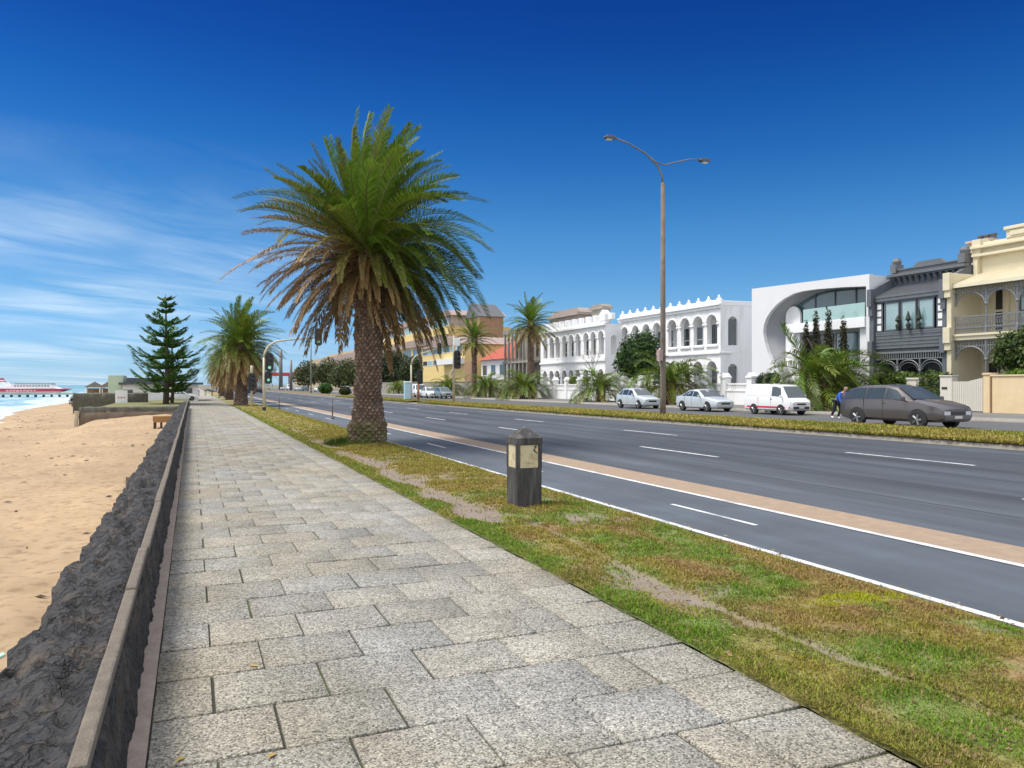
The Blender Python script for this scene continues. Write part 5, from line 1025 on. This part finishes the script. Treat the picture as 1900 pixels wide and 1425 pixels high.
wagon = car('station_wagon', 'dark brown grey station wagon driving right on the far carriageway', 'car', wagon_st, (1.4, -1.4), [(.9, -.1, .36, -.1), (-.17, -1.03, -.17, -1.03), (-1.1, -2.02, -1.1, -1.9)], ((1.116, 1.09, .76), (.315, 1.54, .6)), ((-2.34, 1.1, .7), (-2.07, 1.44, .58)), P_grey, wr=.34)
put(wagon, 1676, 26.4, sc=1.03)
dup(sedan, None, None, 'white sedan parked near the far signal poles, left of the teal car'); w2 = scene.objects['sedan.001']; put(w2, 797, 29.9); w2.children
for ch in w2.children:
    if ch.name.split('.')[0] in ('body', 'mirror', 'door_handle', 'bumper'):
        ch.data = ch.data.copy(); ch.data.materials[0] = P_white
def recol(src, px, X, mat, label, flip=False, group=None):
    c = dup(src, None, None, label); put(c, px, X, flip)
    if group: c['group'] = group
    for ch in c.children:
        if ch.name.split('.')[0] in ('body', 'mirror', 'bumper') or (ch.name.split('.')[0] == 'door_handle'): ch.data = ch.data.copy(); ch.data.materials[0] = mat
    return c
recol(hatch, 823, 30.2, P_teal, 'grey teal hatchback parked right of the white sedan, beside a signal pole')
recol(van, 775, 30.4, P_white, 'white van behind the pale blue booth near the far signals')
for px, X, src, mt, lab in ((643, 30.5, hatch, P_silver, 'silver hatchback beyond the median shrubs, beside the great palm trunk'), (590, 30.5, sedan, P_white, 'white sedan parked just left of the bright green median shrub'), (566, 30.5, hatch, P_dark, 'dark blue hatchback behind the tall far grey roadside pole'), (552, 30.5, sedan, P_silver, 'silver sedan far off between two distant poles'), (537, 30.5, van, P_white, 'far white van standing at the foot of a distant pole'), (523, 30.5, sedan, P_white, 'white sedan farthest down the far kerb, under the red canopy')):
    recol(src, px, X, mt, lab)
recol(sedan, 463, 10.4, P_dark, 'dark blue sedan on the near carriageway, just right of the second palm trunk', True)
recol(hatch, 479, 13.6, P_dark, 'dark hatchback far ahead on the near carriageway, by the signal mast', True)
# ------------------------------------------------------------------ timber bollard
M_tim = pm('weathered_timber', (.085, .08, .076), (.03, .028, .027), 5, .9, .8, 18, mscale=(5, 5, .6), c3=(.13, .125, .12), s3=2)
M_panel = pm('cream_panel', (.62, .53, .33), (.5, .42, .26), 7, .7, c3=(.4, .33, .2), s3=9)
gx, gy, gz0, gd = G(967, 935); gx = 4.41; 
bo = thing('timber_bollard', 'squat dark weathered timber bollard with pyramid cap and cream panels, on the verge', 'bollard', (gx, gy-.55, -.03)); a = .197
m = MB(); m.prism([(-a+.02, -a), (a-.02, -a), (a, -a+.02), (a, a-.02), (a-.02, a), (-a+.02, a), (-a, a-.02), (-a, -a+.02)], 'z', -.1, .60); 
for sx in (1, -1):
    for sy in (1, -1): m.box(min(sx*a, sx*(a-.055)), max(sx*a, sx*(a-.055)), min(sy*a, sy*(a-.055)), max(sy*a, sy*(a-.055)), .60, .93)
m.box(-a+.05, a-.05, -a+.05, a-.05, .60, .93); m.build('post', M_tim, bo, bevel=.008)
m = MB(); m.box(-a-.004, a+.004, -a-.004, a+.004, .93, 1.02); m.add([(-a-.01, -a-.01, 1.021), (a+.01, -a-.01, 1.021), (a+.01, a+.01, 1.021), (-a-.01, a+.01, 1.021), (-.055, -.055, 1.15), (.055, -.055, 1.15), (.055, .055, 1.15), (-.055, .055, 1.15)], [(0, 1, 5, 4), (1, 2, 6, 5), (2, 3, 7, 6), (3, 0, 4, 7), (4, 5, 6, 7), (3, 2, 1, 0)]); m.build('cap', M_tim, bo, bevel=.006)
MB().lathe([(.012, 1.149), (.014, 1.17), (.004, 1.18)], 8).build('cap_bolt', M_chrome, bo)
for k in range(4):
    p = MB().box(-a+.06, a-.06, -a+.012, -a+.049, .605, .925).build('panel', M_panel, bo, rz=k*math.pi/2)
    if k == 0:
        t = MB(); t.prism([(.075, .915), (.125, .915), (.1, .88), (.085, .855), (.13, .81), (.115, .805), (.06, .85), (.09, .885)], 'y', -a+.009, -a+.0115); t.build('torn_mark', M_black, p)
        t = MB(); [t.box(-.045+.03*i, -.027+.03*i, -a+.0095, -a+.0115, .665, .672+.006*(i % 2)) for i in range(4)]; t.build('faint_mark', pm('faded_ink', (.2, .16, .1), (.3, .24, .15), 20, .8), p)
tuft('weeds', gx+.33, gy-.6, -.03, 900, .22, .12, (.09, .17, .03), 6, ''); tuft('weeds', gx-.05, gy-.85, -.03, 900, .35, .06, (.16, .15, .045), 7, '')
# ------------------------------------------------------------------ lamp poles, signals
M_gal = pm('galvanised_steel', (.2, .205, .2), (.13, .135, .135), 3, .5, metal=.3); M_polec = pm('cream_pole_paint', (.55, .5, .36), (.45, .41, .29), 4, .5); M_conp = pm('concrete_pole', (.21, .175, .14), (.13, .105, .085), 4, .9, .3)
def lamp(label, px, X=22.0):
    Y, D = onX(px, X); o = thing('lamp_pole', label, 'street light', (X, Y, gz(X, Y)-.1)); H = 11.95
    MB().lathe([(.15, 0), (.145, 1.2), (.14, 4), (.1, H)], 14).build('pole', M_conp if px > 1000 else M_gal, o, smooth=True)
    a = MB(); a.tube([(0, 0, H-.3), (-.05, 0, H+.35), (-.35, 0, H+.85), (-1.0, 0, H+1.35), (-2.0, 0, H+1.75), (-2.75, 0, H+1.92)], [.06, .055, .05, .045, .042, .04], 8); a.tube([(-.95, 0, H+1.3), (-.35, 0, H+.98), (.1, 0, H+.9), (.8, 0, H+1.12), (1.6, 0, H+1.35), (2.2, 0, H+1.4)], .036, 8); a.build('arm', M_gal, o, smooth=True)
    for x, z, s in ((-2.75, H+1.92, -1), (2.2, H+1.4, 1)):
        l = MB(); l.prism([(x, z-.05), (x+s*.1, z-.09), (x+s*.55, z-.08), (x+s*.62, z-.02), (x+s*.5, z+.09), (x+s*.1, z+.08), (x, z+.04)][::s], 'y', -.14, .14); lh = l.build('lamp_head', M_slate, o, bevel=.02)
        MB().box(min(x+s*.2, x+s*.5), max(x+s*.2, x+s*.5), -.1, .1, z-.14, z-.083).build('lens', M_lampg, lh, bevel=.02)
    return o
L1 = lamp('tall concrete lamp pole with two outstretched lamp arms on the median before the houses', 1230)
s = MB(); s.box(-.36, -.16, -.24, .02, 2.95, 3.5); s.build('sign_plate', pm('faded_pink_sign', (.42, .3, .27), (.33, .25, .23), 3, .7), L1); MB().box(-.2, .2, -.2, .2, 3.15, 3.2).build('bracket', M_gal, L1)
lamp('grey lamp pole farther along the median, left of the great palm trunk', 577)
def plain_pole(label, px, X, top, r=.17):
    Y, D = onX(px, X); z = gz(X, Y); o = MB().lathe([(r, -.2), (r*.7, ZD(top, D)-z)], 10).build('utility_pole', M_gal, None, (X, Y, z), smooth=True); tag(o, label, 'pole')
plain_pole('distant thick grey pole rising above the red canopy', 521, 30, 649, .75); plain_pole('distant slimmer pole right of the thick grey one', 540, 30, 668, .5)
# traffic signals
M_em = bpy.data.materials.new('green_signal_light'); M_em.use_nodes = True; bs = M_em.node_tree.nodes['Principled BSDF']; bs.inputs['Base Color'].default_value = (.1, .5, .3, 1); bs.inputs['Emission Color'].default_value = (.35, 1, .65, 1); bs.inputs['Emission Strength'].default_value = .32
M_off = pm('dark_lens', (.05, .045, .04), (.035, .03, .03), 3, .2)
def head(parent, x, y, z, s=1.0, lit=2, yaw=0.0, n=3, name='signal_head'):
    h = MB(); H = .33*n; h.prism([(-.26*s, .12*s), (-.12*s, 0), (.12*s, 0), (.26*s, .12*s), (.26*s, (H+.12)*s), (.14*s, (H+.26)*s), (-.14*s, (H+.26)*s), (-.26*s, (H+.12)*s)], 'y', -.02, .0); h.box(-.15*s, .15*s, .001, .2, .1*s, (H+.15)*s)
    for i in range(n):
        zc = (.29+.33*i)*s
        for t in np.linspace(.2, math.pi-.2, 7)[:-1]:
            t2 = t+(math.pi-.4)/6; h.add([(.12*s*math.cos(q), yy, zc+.12*s*math.sin(q)) for yy in (-.02, -.24) for q in (t, t2)], [(0, 1, 3, 2)])
    ho = h.build(name, M_black, parent, (x, y, z), yaw)
    for i in range(n): MB().prism([(.105*s*math.cos(t), (.29+.33*i)*s+.105*s*math.sin(t)) for t in np.linspace(0, 2*math.pi, 13)[:-1]], 'y', -.035, -.021).build('lens', M_em if i == lit else M_off, ho)
    return ho
def gpt(px, py):
    X, Y, z, D = G(px, py); return X, Y, z-.05, D
X, Y, z, D = gpt(490, 764)
s1 = thing('signal_mast', 'near cream traffic signal mast whose curved arm reaches right over the road', 'traffic light', (X, Y, z)); k = D/F
zt = (764-662)*k; m = MB(); m.tube([(0, 0, 0), (0, 0, zt)], [.11, .09], 10); m.tube([(0, 0, zt), (.06, 0, zt+.35), (.3, 0, zt+.8), (.75, 0, zt+1.08), (1.4, 0, zt+1.2), (3.45, 0, zt+1.42)], [.09, .08, .075, .07, .06, .05], 10); m.build('mast', M_polec, s1, smooth=True)
head(s1, 3.55, -.06, zt+.85, .95, 0, .1); head(s1, .33, -.14, zt-.95, 1.0, 0, .1); head(s1, .26, -.14, zt-1.75, .9, 0, .1, 2, 'pedestrian_head')
m = MB(); m.box(.0, .3, -.02, .02, zt-.35, zt-.3); m.box(0, .3, -.02, .02, zt-1.3, zt-1.25); m.box(3.4, 3.6, -.02, .02, zt+1.36, zt+1.42); m.build('bracket', M_black, s1); MB().lathe([(.13, -.1), (.13, .35)], 10).build('pole_base', M_black, s1)
X, Y, z, D = gpt(467, 757)
s2 = thing('signal_pole', 'short cream signal pole with one black head, right of the second palm trunk', 'traffic light', (X, Y, z)); k = D/F; MB().lathe([(.09, 0), (.08, 65*k), (.1, 66*k), (.12, 78*k), (.05, 80*k)], 10).build('pole', M_polec, s2, smooth=True); head(s2, 0, -.14, 33*k, 1.1, 9, .25)
def far_on(px, X): Y, D = onX(px, X); return X, Y, gz(X, Y)-.03, D
X, Y, z, D = far_on(842, 22); s3 = thing('signal_pole', 'cream signal pole on the median with a black head, left of the tall palm', 'traffic light', (X, Y, z)); k = D/F; MB().lathe([(.13, 0), (.1, 125*k), (.02, 127*k)], 10).build('pole', M_polec, s3, smooth=True); head(s3, .28, -.16, 65*k, 1.35, 9, .2); MB().box(-.05, .55, -.15, .15, 108*k, 122*k).box(.1, .3, -.1, .1, 98*k, 108*k).build('camera_box', M_white3, s3, bevel=.03)
m = MB(); m.tube([(0, 0, 66*k), (-.35, 0, 58*k), (-.4, -.1, 50*k)], .05, 6); m.build('side_bracket', M_polec, s3)
X, Y, z, D = far_on(776, 22); s4 = thing('signal_pole', 'stubby rust brown signal post with a dark head at the median crossing', 'traffic light', (X, Y, z)); k = D/F; MB().lathe([(.14, 0), (.12, 34*k)], 10).build('pole', pm('rust_brown_post', (.34, .17, .08), (.25, .12, .06), 5, .8), s4, smooth=True); head(s4, .15, -.15, 32*k, 1.3, 9, .2)
X, Y, z, D = far_on(763, 24.0); s5 = thing('signal_mast', 'far pale signal mast curving over beside the dark tree', 'traffic light', (X, Y, z)); k = D/F; zt = 66*k; m = MB(); m.tube([(0, 0, 0), (0, 0, zt)], [.12, .1], 10); m.tube([(0, 0, zt), (.15, 0, zt+.6), (.6, 0, zt+1.15), (1.2, 0, zt+1.35), (3.3, -.2, zt+2.05)], [.1, .09, .08, .07, .06], 8); m.build('mast', M_polec, s5, smooth=True); head(s5, 3.4, -.3, zt+1.3, 1.1, 9, .3)
X, Y, z, D = far_on(756, 21.6); o = thing('cabinet', 'pale blue upright cabinet on the median beside the far signal mast', 'cabinet', (X, Y, z+.1)); MB().box(-.33, .33, -.35, .35, 0, 1.9).build('shell', pm('pale_blue_plastic', (.36, .58, .66), (.3, .5, .58), 2, .5), o, bevel=.03); MB().box(-.36, .36, -.38, .38, 1.9, 2.05).build('roof', M_white3, o, bevel=.04); MB().box(-.26, .26, -.365, -.351, .15, 1.75).build('door', pm('paler_blue_plastic', (.5, .68, .74), (.42, .6, .66), 2, .5), o)
for px, py, lab in ((617, 777, 'thin grey lane post at the edge of the paved strip, nearer of the two'), (518, 759, 'thin grey lane post farther up the paved strip, nearer the signal mast')):
    X, Y, z, D = gpt(px, py); o = thing('lane_post', lab, 'post', (X, Y, -.05)); MB().lathe([(.035, .05), (.03, 1.15), (.01, 1.17)], 8).build('post', M_gal, o, smooth=True); MB().lathe([(.12, 0), (.1, .05), (.05, .1)], 10).build('base', M_black, o)
# pale posts along the far promenade
for px, py, h, lab in ((406, 739, .95, 'nearest pale post with a dark cap, left of the second palm trunk'), (438, 744, .9, 'pale post hugging the left side of the second palm trunk'), (393, 735, .9, 'slanting row pale post, second nearest along the far path'), (381, 734, .95, 'pale far post in the middle of the distant path entrance'), (368, 735, 1.0, 'leftmost pale post across the distant path')):
    X, Y, z, D = gpt(px, py); o = thing('path_post', lab, 'post', (X, Y, z)); MB().lathe([(.17, 0), (.16, h*.8)], 8).build('post', M_polec, o); MB().lathe([(.18, h*.8), (.18, h*.93), (.05, h)], 8).build('cap', M_black, o)
# ------------------------------------------------------------------ a person stepping behind the moving car
def skinmesh(name, pts, edges, rad, mat, parent, sub=2):
    me = bpy.data.meshes.new(name); me.from_pydata(pts, edges, []); me.materials.append(mat); o = bpy.data.objects.new(name, me); COL.objects.link(o); o.parent = parent
    sk = o.modifiers.new('skin', 'SKIN'); sk.use_smooth_shade = True
    if not me.skin_vertices: me.skin_vertices.new()
    d = me.skin_vertices[0].data
    for i, r in enumerate(rad): d[i].radius = (r, r) if not hasattr(r, '__len__') else r
    d[0].use_root = True
    ss = o.modifiers.new('sub', 'SUBSURF'); ss.levels = sub; ss.render_levels = sub
    return o
Xp = 29.2; Yp, Dp = onX(1556, Xp)
pe = thing('person', 'person in a blue jacket and dark trousers stooping behind the moving car', 'person', (Xp, Yp, gz(Xp, Yp)), -math.pi/2)
skp = pm('skin', (.5, .3, .22), (.45, .27, .19), 5, .6); blu = pm('blue_jacket', (.03, .13, .5), (.02, .09, .38), 5, .8); drk = pm('dark_trousers', (.02, .022, .03), (.03, .03, .04), 5, .9)
B = [(-.1, 0, .86), (.05, 0, 1.02), (.24, 0, 1.2), (.33, 0, 1.3), (.42, 0, 1.38), (.47, 0, 1.47), (.46, 0, 1.56), (.27, .19, 1.22), (.33, .24, .98), (.46, .2, .78), (.5, .19, .69), (.27, -.19, 1.22), (.3, -.24, .97), (.42, -.21, .76), (.46, -.2, .67), (-.1, .1, .82), (.03, .1, .47), (-.14, .1, .1), (-.03, .1, .04), (-.1, -.1, .82), (-.17, -.1, .46), (-.35, -.1, .14), (-.24, -.1, .05)]
E = [(0, 1), (1, 2), (2, 3), (3, 4), (4, 5), (5, 6), (2, 7), (7, 8), (8, 9), (9, 10), (2, 11), (11, 12), (12, 13), (13, 14), (0, 15), (15, 16), (16, 17), (17, 18), (0, 19), (19, 20), (20, 21), (21, 22)]
RR = [.13, .13, .13, .07, .055, .09, .085, .06, .045, .036, .03, .06, .045, .036, .03, .085, .06, .04, .035, .085, .06, .04, .035]
skinmesh('body', B, E, RR, skp, pe)
skinmesh('jacket', [B[0], B[1], B[2], (.3, 0, 1.27), B[7], B[8], B[9], B[11], B[12], B[13]], [(0, 1), (1, 2), (2, 3), (2, 4), (4, 5), (5, 6), (2, 7), (7, 8), (8, 9)], [.16, .16, .16, .1, .08, .065, .055, .08, .065, .055], blu, pe)
skinmesh('trousers', [B[0], B[15], B[16], B[17], B[19], B[20], B[21]], [(0, 1), (1, 2), (2, 3), (0, 4), (4, 5), (5, 6)], [.14, .1, .075, .055, .1, .075, .055], drk, pe)
for q, r_ in ((17, 18), (21, 22)): skinmesh('shoe', [(B[q][0]-.02, B[q][1], B[q][2]-.03), (B[r_][0]+.03, B[r_][1], B[r_][2])], [(0, 1)], [.055, .045], M_white3, pe)
skinmesh('hair', [(.42, 0, 1.53), (.46, 0, 1.6)], [(0, 1)], [.1, .09], drk, pe)
# ------------------------------------------------------------------ beach side
g = thing('groyne', 'dark stone groyne running from the sea wall across the sand, with a pale end post', 'groyne', (-.95, 57.4, 0))
yy = np.linspace(-6.1, 0, 70); m = MB()
def rough_wall(name, x0, x1, y0, y1, z0, z1, mat, parent, step=.12, amp=.08, seed=1):
    xs = np.arange(x0, x1+step, step); prof = [(y0, z0), (y0, z0+(z1-z0)*.33), (y0, z0+(z1-z0)*.66), (y0, z1-.05), (y0+.06, z1), ((y0+y1)/2, z1+.03), (y1-.06, z1), (y1, z1-.05), (y1, z0)]
    V = []; n = len(prof)
    for i, x in enumerate(xs):
        for j, (y, z) in enumerate(prof):
            a = float(fbm(x*2.1+j*3.3, j*1.7+x*.4, seed, 3))-.5; V.append((x, y+a*amp*2*(-1 if j < 4 else 1)*(j not in (5,)), z+a*amp*(2.2 if j > 2 and j < 8 else 0)))
    i = (np.arange(len(xs)-1)[:, None]*n+np.arange(n-1)[None]).ravel()
    q = np.stack([i, i+n, i+n+1, i+1], 1); caps = [np.array([list(range(n))]), np.array([[(len(xs)-1)*n+k for k in range(n-1, -1, -1)]])]
    return npmesh(name, np.array(V), [q]+caps, mat, parent)
M_stb = pm('mossy_stone', (.13, .12, .095), (.06, .055, .045), 3, .9, .8, 14, c3=(.1, .115, .06), s3=1.5)
rough_wall('stonework', -5.85, 0, 0, .8, -1.2, .28, M_stb, g, seed=4)
rough_wall('stone_course', -5.8, -.05, -.12, -.01, -1.2, -.05, pm('brown_stone', (.2, .155, .11), (.12, .09, .065), 3, .9, .8, 12), g, amp=.05, seed=9)
MB().tube([(-5.95, -.1, -1.5), (-6.02, -.1, -.7), (-5.96, -.1, -.2), (-5.95, -.1, .05)], [.16, .14, .14, .15], 8).build('end_post', pm('bleached_timber', (.5, .43, .3), (.4, .34, .24), 4, .85), g)
g2 = thing('groyne', 'farther short dark groyne block at the water side, beyond the first', 'groyne', (0, 0, 0)); Y0 = 80
xa = (.3793-.5632*.9253)/(.9253+.5632*.3793)*82; rough_wall('stonework', xa, xa+6.2, 82, 83.4, -1.2, .95, M_stb, g2, seed=14)
tr_ = thing('terrace', 'low grassy terrace edged in stone behind the groyne, in front of the clubhouse', 'terrace', (0, 0, 0)); rough_wall('edge', -6.6, -.9, 59, 60, -.6, .2, M_stb, tr_, seed=24); MB().box(-6.5, -.4, 60, 92, -.6, .08).build('fill', pm('dry_lawn', (.2, .19, .07), (.14, .14, .05), 1, .95, .4), tr_)
h5 = thing('seawall_hedge', 'dark green scrub in front of the little beach pavilions', 'hedge', (0, 0, 0)); leaf_crown('foliage', h5, [(-11.5+k*.9, 96+.3*(k % 3), -.05, .9, .9, .85) for k in range(7)], 2600, .13, (.035, .04, .02), (.09, .1, .05), 91)
# stair landing against the wall
X0, Y0 = -1.75, 49.5
sl = thing('beach_steps', 'small tan timber landing on posts against the sea wall above the sand', 'steps', (X0, Y0, 0)); M_tan = pm('tan_timber', (.42, .23, .09), (.32, .17, .065), 4, .8, .4, 20, mscale=(1, 4, 4))
m = MB(); [m.box(-.3, 1.0, -.55+.16*k, -.41+.16*k, -.12, -.07) for k in range(7)]; m.build('deck', M_tan, sl)
MB().box(-.34, -.3, -.6, .6, -.32, -.05).box(-.3, 1.0, -.62, -.57, -.4, -.05).build('fascia', M_tan, sl)
for x, y in ((-.25, -.5), (.1, -.5), (-.25, .45)): MB().box(x-.06, x+.06, y-.06, y+.06, -1.3, -.12).build('post', pm('dark_timber', (.09, .06, .04), (.05, .035, .025), 5, .9), sl)
# clubhouse
cY = 92; cx0 = -6.8
cb = thing('clubhouse', 'low white beach clubhouse with a dark flat roof behind the tall pine', 'clubhouse', (cx0, cY, -.5)); W = 7.4
m = MB(); m.box(0, W, 0, 8, 0, 2.25); cw = m.build('wall', M_white, cb); m = MB(); m.box(-.4, W+.5, -.5, 8.4, 2.26, 2.5); m.box(.3, W-2.5, .4, 7, 2.5, 3.0); m.prism([(2.6, 3.0), (3.5, 3.0), (3.2, 3.35), (2.8, 3.35)], 'y', 2, 4); m.build('roof', pm('dark_roof', (.1, .105, .12), (.07, .075, .085), 2, .7), cb)
for x0, x1, z0, z1 in ((.05, .95, 1.2, 1.75), (1.95, 2.25, 1.3, 1.55), (5.4, 6.8, 1.35, 1.95)):
    f = MB().box(x0-.06, x1+.06, -.05, -.002, z0-.06, z1+.06).build('window', M_white3, cb); MB().box(x0, x1, -.06, -.051, z0, z1).build('pane', M_glass, f)
tt = MB().box(cx0-1.5, cx0-.05, cY+1, cY+6, -.4, 2.75).build('kiosk', pm('pale_green_render', (.5, .6, .46), (.42, .52, .38), 1, .8)); tag(tt, 'pale green kiosk block at the left end of the white clubhouse', 'kiosk')
nb_ = thing('notice_board', 'white notice board with faded red lettering standing on the sand before the clubhouse', 'sign', (-6.0, 79.4, -.5)); MB().box(-.5, .5, 0, .06, .3, 1.75).build('board', M_white3, nb_); MB().box(-.44, -.36, .061, .12, -.3, 1.6).build('post', M_gal, nb_); MB().box(.36, .44, .061, .12, -.3, 1.6).build('post', M_gal, nb_)
m = MB(); [m.box(-.3+.13*i, -.2+.13*i, -.008, -.002, 1.0+.05*(i % 2), 1.12+.05*((i+1) % 2)) for i in range(5)]; m.build('lettering', pm('faded_red', (.5, .2, .2), (.6, .3, .3), 5, .7), nb_)
c = recol(sedan, 340, 0, P_white, 'white car parked at the right end of the beach clubhouse'); c.location = (-1.1, 89.0, .08); c.rotation_euler = (0, 0, .1); c.scale = (.72,)*3
for px, sc_, lab in ((176, 1.0, 'left beach pavilion with a dark pitched roof beyond the scrub'), (204, 1.1, 'right beach pavilion with a dark peaked roof and white posts')):
    D = 196.0; a, b_, _ = ray(px, HY); o = thing('pavilion', lab, 'pavilion', (a*D, b_*D, -.35)); w = 2.2*sc_
    m = MB(); m.add([(-w, -w, 1.5), (w, -w, 1.5), (w, w, 1.5), (-w, w, 1.5), (0, 0, 2.9*sc_)], [(0, 1, 4), (1, 2, 4), (2, 3, 4), (3, 0, 4), (3, 2, 1, 0)]); m.build('roof', pm('brown_thatch', (.1, .075, .05), (.06, .045, .03), 2, .95), o)
    for sx in (-1, 1):
        for sy in (-1, 1): MB().box(sx*w*.85-.1, sx*w*.85+.1, sy*w*.85-.1, sy*w*.85+.1, 0, 1.5).build('post', M_white3, o)
    MB().box(-w*.8, w*.8, w*.3, w*.5, 0, 1.2).build('back_wall', pm('tan_screen', (.34, .25, .16), (.26, .19, .12), 1, .9), o)
# pier and ferry
def atD(px, D): a, b_, _ = ray(px, HY); return Vector((a*D, b_*D, 0))
p0, p1 = atD(-60, 192), atD(137, 200); d = p1-p0; Lp = d.length; pr = thing('pier', 'long low pier on dark piles reaching out from the beach at the left', 'pier', p0, math.atan2(d.y, d.x))
MB().box(0, Lp, -2, 2, -.75, -.25).build('deck', pm('pale_teal_concrete', (.36, .44, .42), (.28, .35, .34), .5, .8), pr); MB().box(0, Lp, -2.05, -2.0, -.1, .0).build('handrail', M_white3, pr)
n = int(Lp/1.75)
for i in range(n): MB().lathe([(.3, -3), (.3, -.75)], 8, 1.75*(i+.5), -1.6).build('pile', M_black, pr)
p0, p1 = atD(-70, 296), atD(131, 306); d = p1-p0; Ls = d.length; fe = thing('ferry', 'red and white passenger ferry moored beyond the pier at the left edge', 'ferry', p0, math.atan2(d.y, d.x)); k = 300/F
M_fr = pm('ferry_red', (.55, .05, .09), (.42, .035, .065), .5, .5)
m = MB(); m.prism([(0, -1.5), (Ls-5, -1.5), (Ls, .15), (Ls-1, .3), (0, .3)], 'y', -4, 4); m.build('hull', M_fr, fe); X = lambda px: (px+70)/201*Ls
MB().prism([(0, .3), (X(112), .3), (X(104), .7), (0, .7)], 'y', -3.98, 3.98).build('white_band', M_white3, fe); MB().prism([(X(20), .7), (X(104), .7), (X(98), 1.9), (X(27), 1.9)], 'y', -3.4, 3.4).build('cabin', M_white2, fe)
MB().box(X(31), X(98), -3.0, 3.0, 1.9, 2.35).build('upper_deck', pm('blue_grey_paint', (.25, .31, .35), (.2, .25, .29), .5, .6), fe)
for i in range(12): x = X(30+5.6*i); MB().box(x, x+.7, -3.45, -3.38, 1.1, 1.5).build('window', M_glass, fe)
MB().prism([(X(-30), .7), (X(14), .7), (X(16), 1.6), (X(8), 2.9), (X(-30), 2.9)], 'y', -3, 3).build('wheelhouse', M_white3, fe); MB().prism([(X(-12), 2.9), (X(7), 2.9), (X(3), 4.3), (X(-8), 4.3)], 'y', -1.5, 1.5).build('funnel', M_fr, fe); MB().box(X(-12), X(9), -1.6, 1.6, 3.3, 3.6).build('funnel_band', M_white3, fe)
m = MB(); m.tube([(X(85), 0, 2.35), (X(85), 0, 4.2)], .08, 6); m.build('mast', M_white3, fe)
for i in range(9): x = X(16+6.3*i); MB().box(x, x+.85, -4.04, -4.0, -.75+.06*(i % 3), -.25).build('letter_block', pm('faded_lettering', (.72, .45, .48), (.66, .38, .42), 1, .7), fe)
# odds and ends near the camera
M_mint = pm('mint_plastic', (.42, .62, .5), (.36, .55, .44), 8, .5)
for (x, y, z, rz, s, lab) in ((-.98, 4.12, .47, .5, 1.0, 'pale mint green strip lying on the outer edge of the sea wall at the left'), (-.93, 3.72, .45, .75, .55, 'smaller pale mint scrap below the larger strip on the sea wall')):
    V = []; n = 9
    o = thing('plastic_strip', lab, 'litter', (x, y, z), rz); m = MB(); pts = [(-.2+.05*i, .0, .02*math.sin(i*.8)+.03) for i in range(n)]
    for i, p in enumerate(pts): w = .045*s*math.sin((i+.6)/(n+.2)*math.pi)+.006; m.v += [(p[0]*s, -w, p[2]), (p[0]*s, w, p[2]), (p[0]*s, w*.8, p[2]+.012), (p[0]*s, -w*.8, p[2]+.012)]
    for i in range(n-1):
        for k in range(4): m.f.append((i*4+k, i*4+(k+1) % 4, i*4+4+(k+1) % 4, i*4+4+k))
    m.build('strip', M_mint, o, smooth=True)
r = random.Random(12); lm = MB()
M_ll = pm('fallen_leaf', (.42, .33, .06), (.3, .17, .06), 3, .8)
for px, py in ((472, 1238), (505, 1404), (335, 1411)):
    X, Y, z, D = G(px, py); o = MB(); o.add([(-.03, 0, .004), (0, -.014, .012), (.035, 0, .006), (0, .014, .01)], [(0, 1, 2, 3)]); e = o.build('leaf', M_ll, None, (X, Y, .002), r.uniform(0, 6)); tag(e, {472: 'yellow leaf lying at a slab joint on the path', 505: 'small yellow leaf at the bottom edge of the path', 335: 'brown leaf by the gutter at the bottom left'}[px], 'leaf')
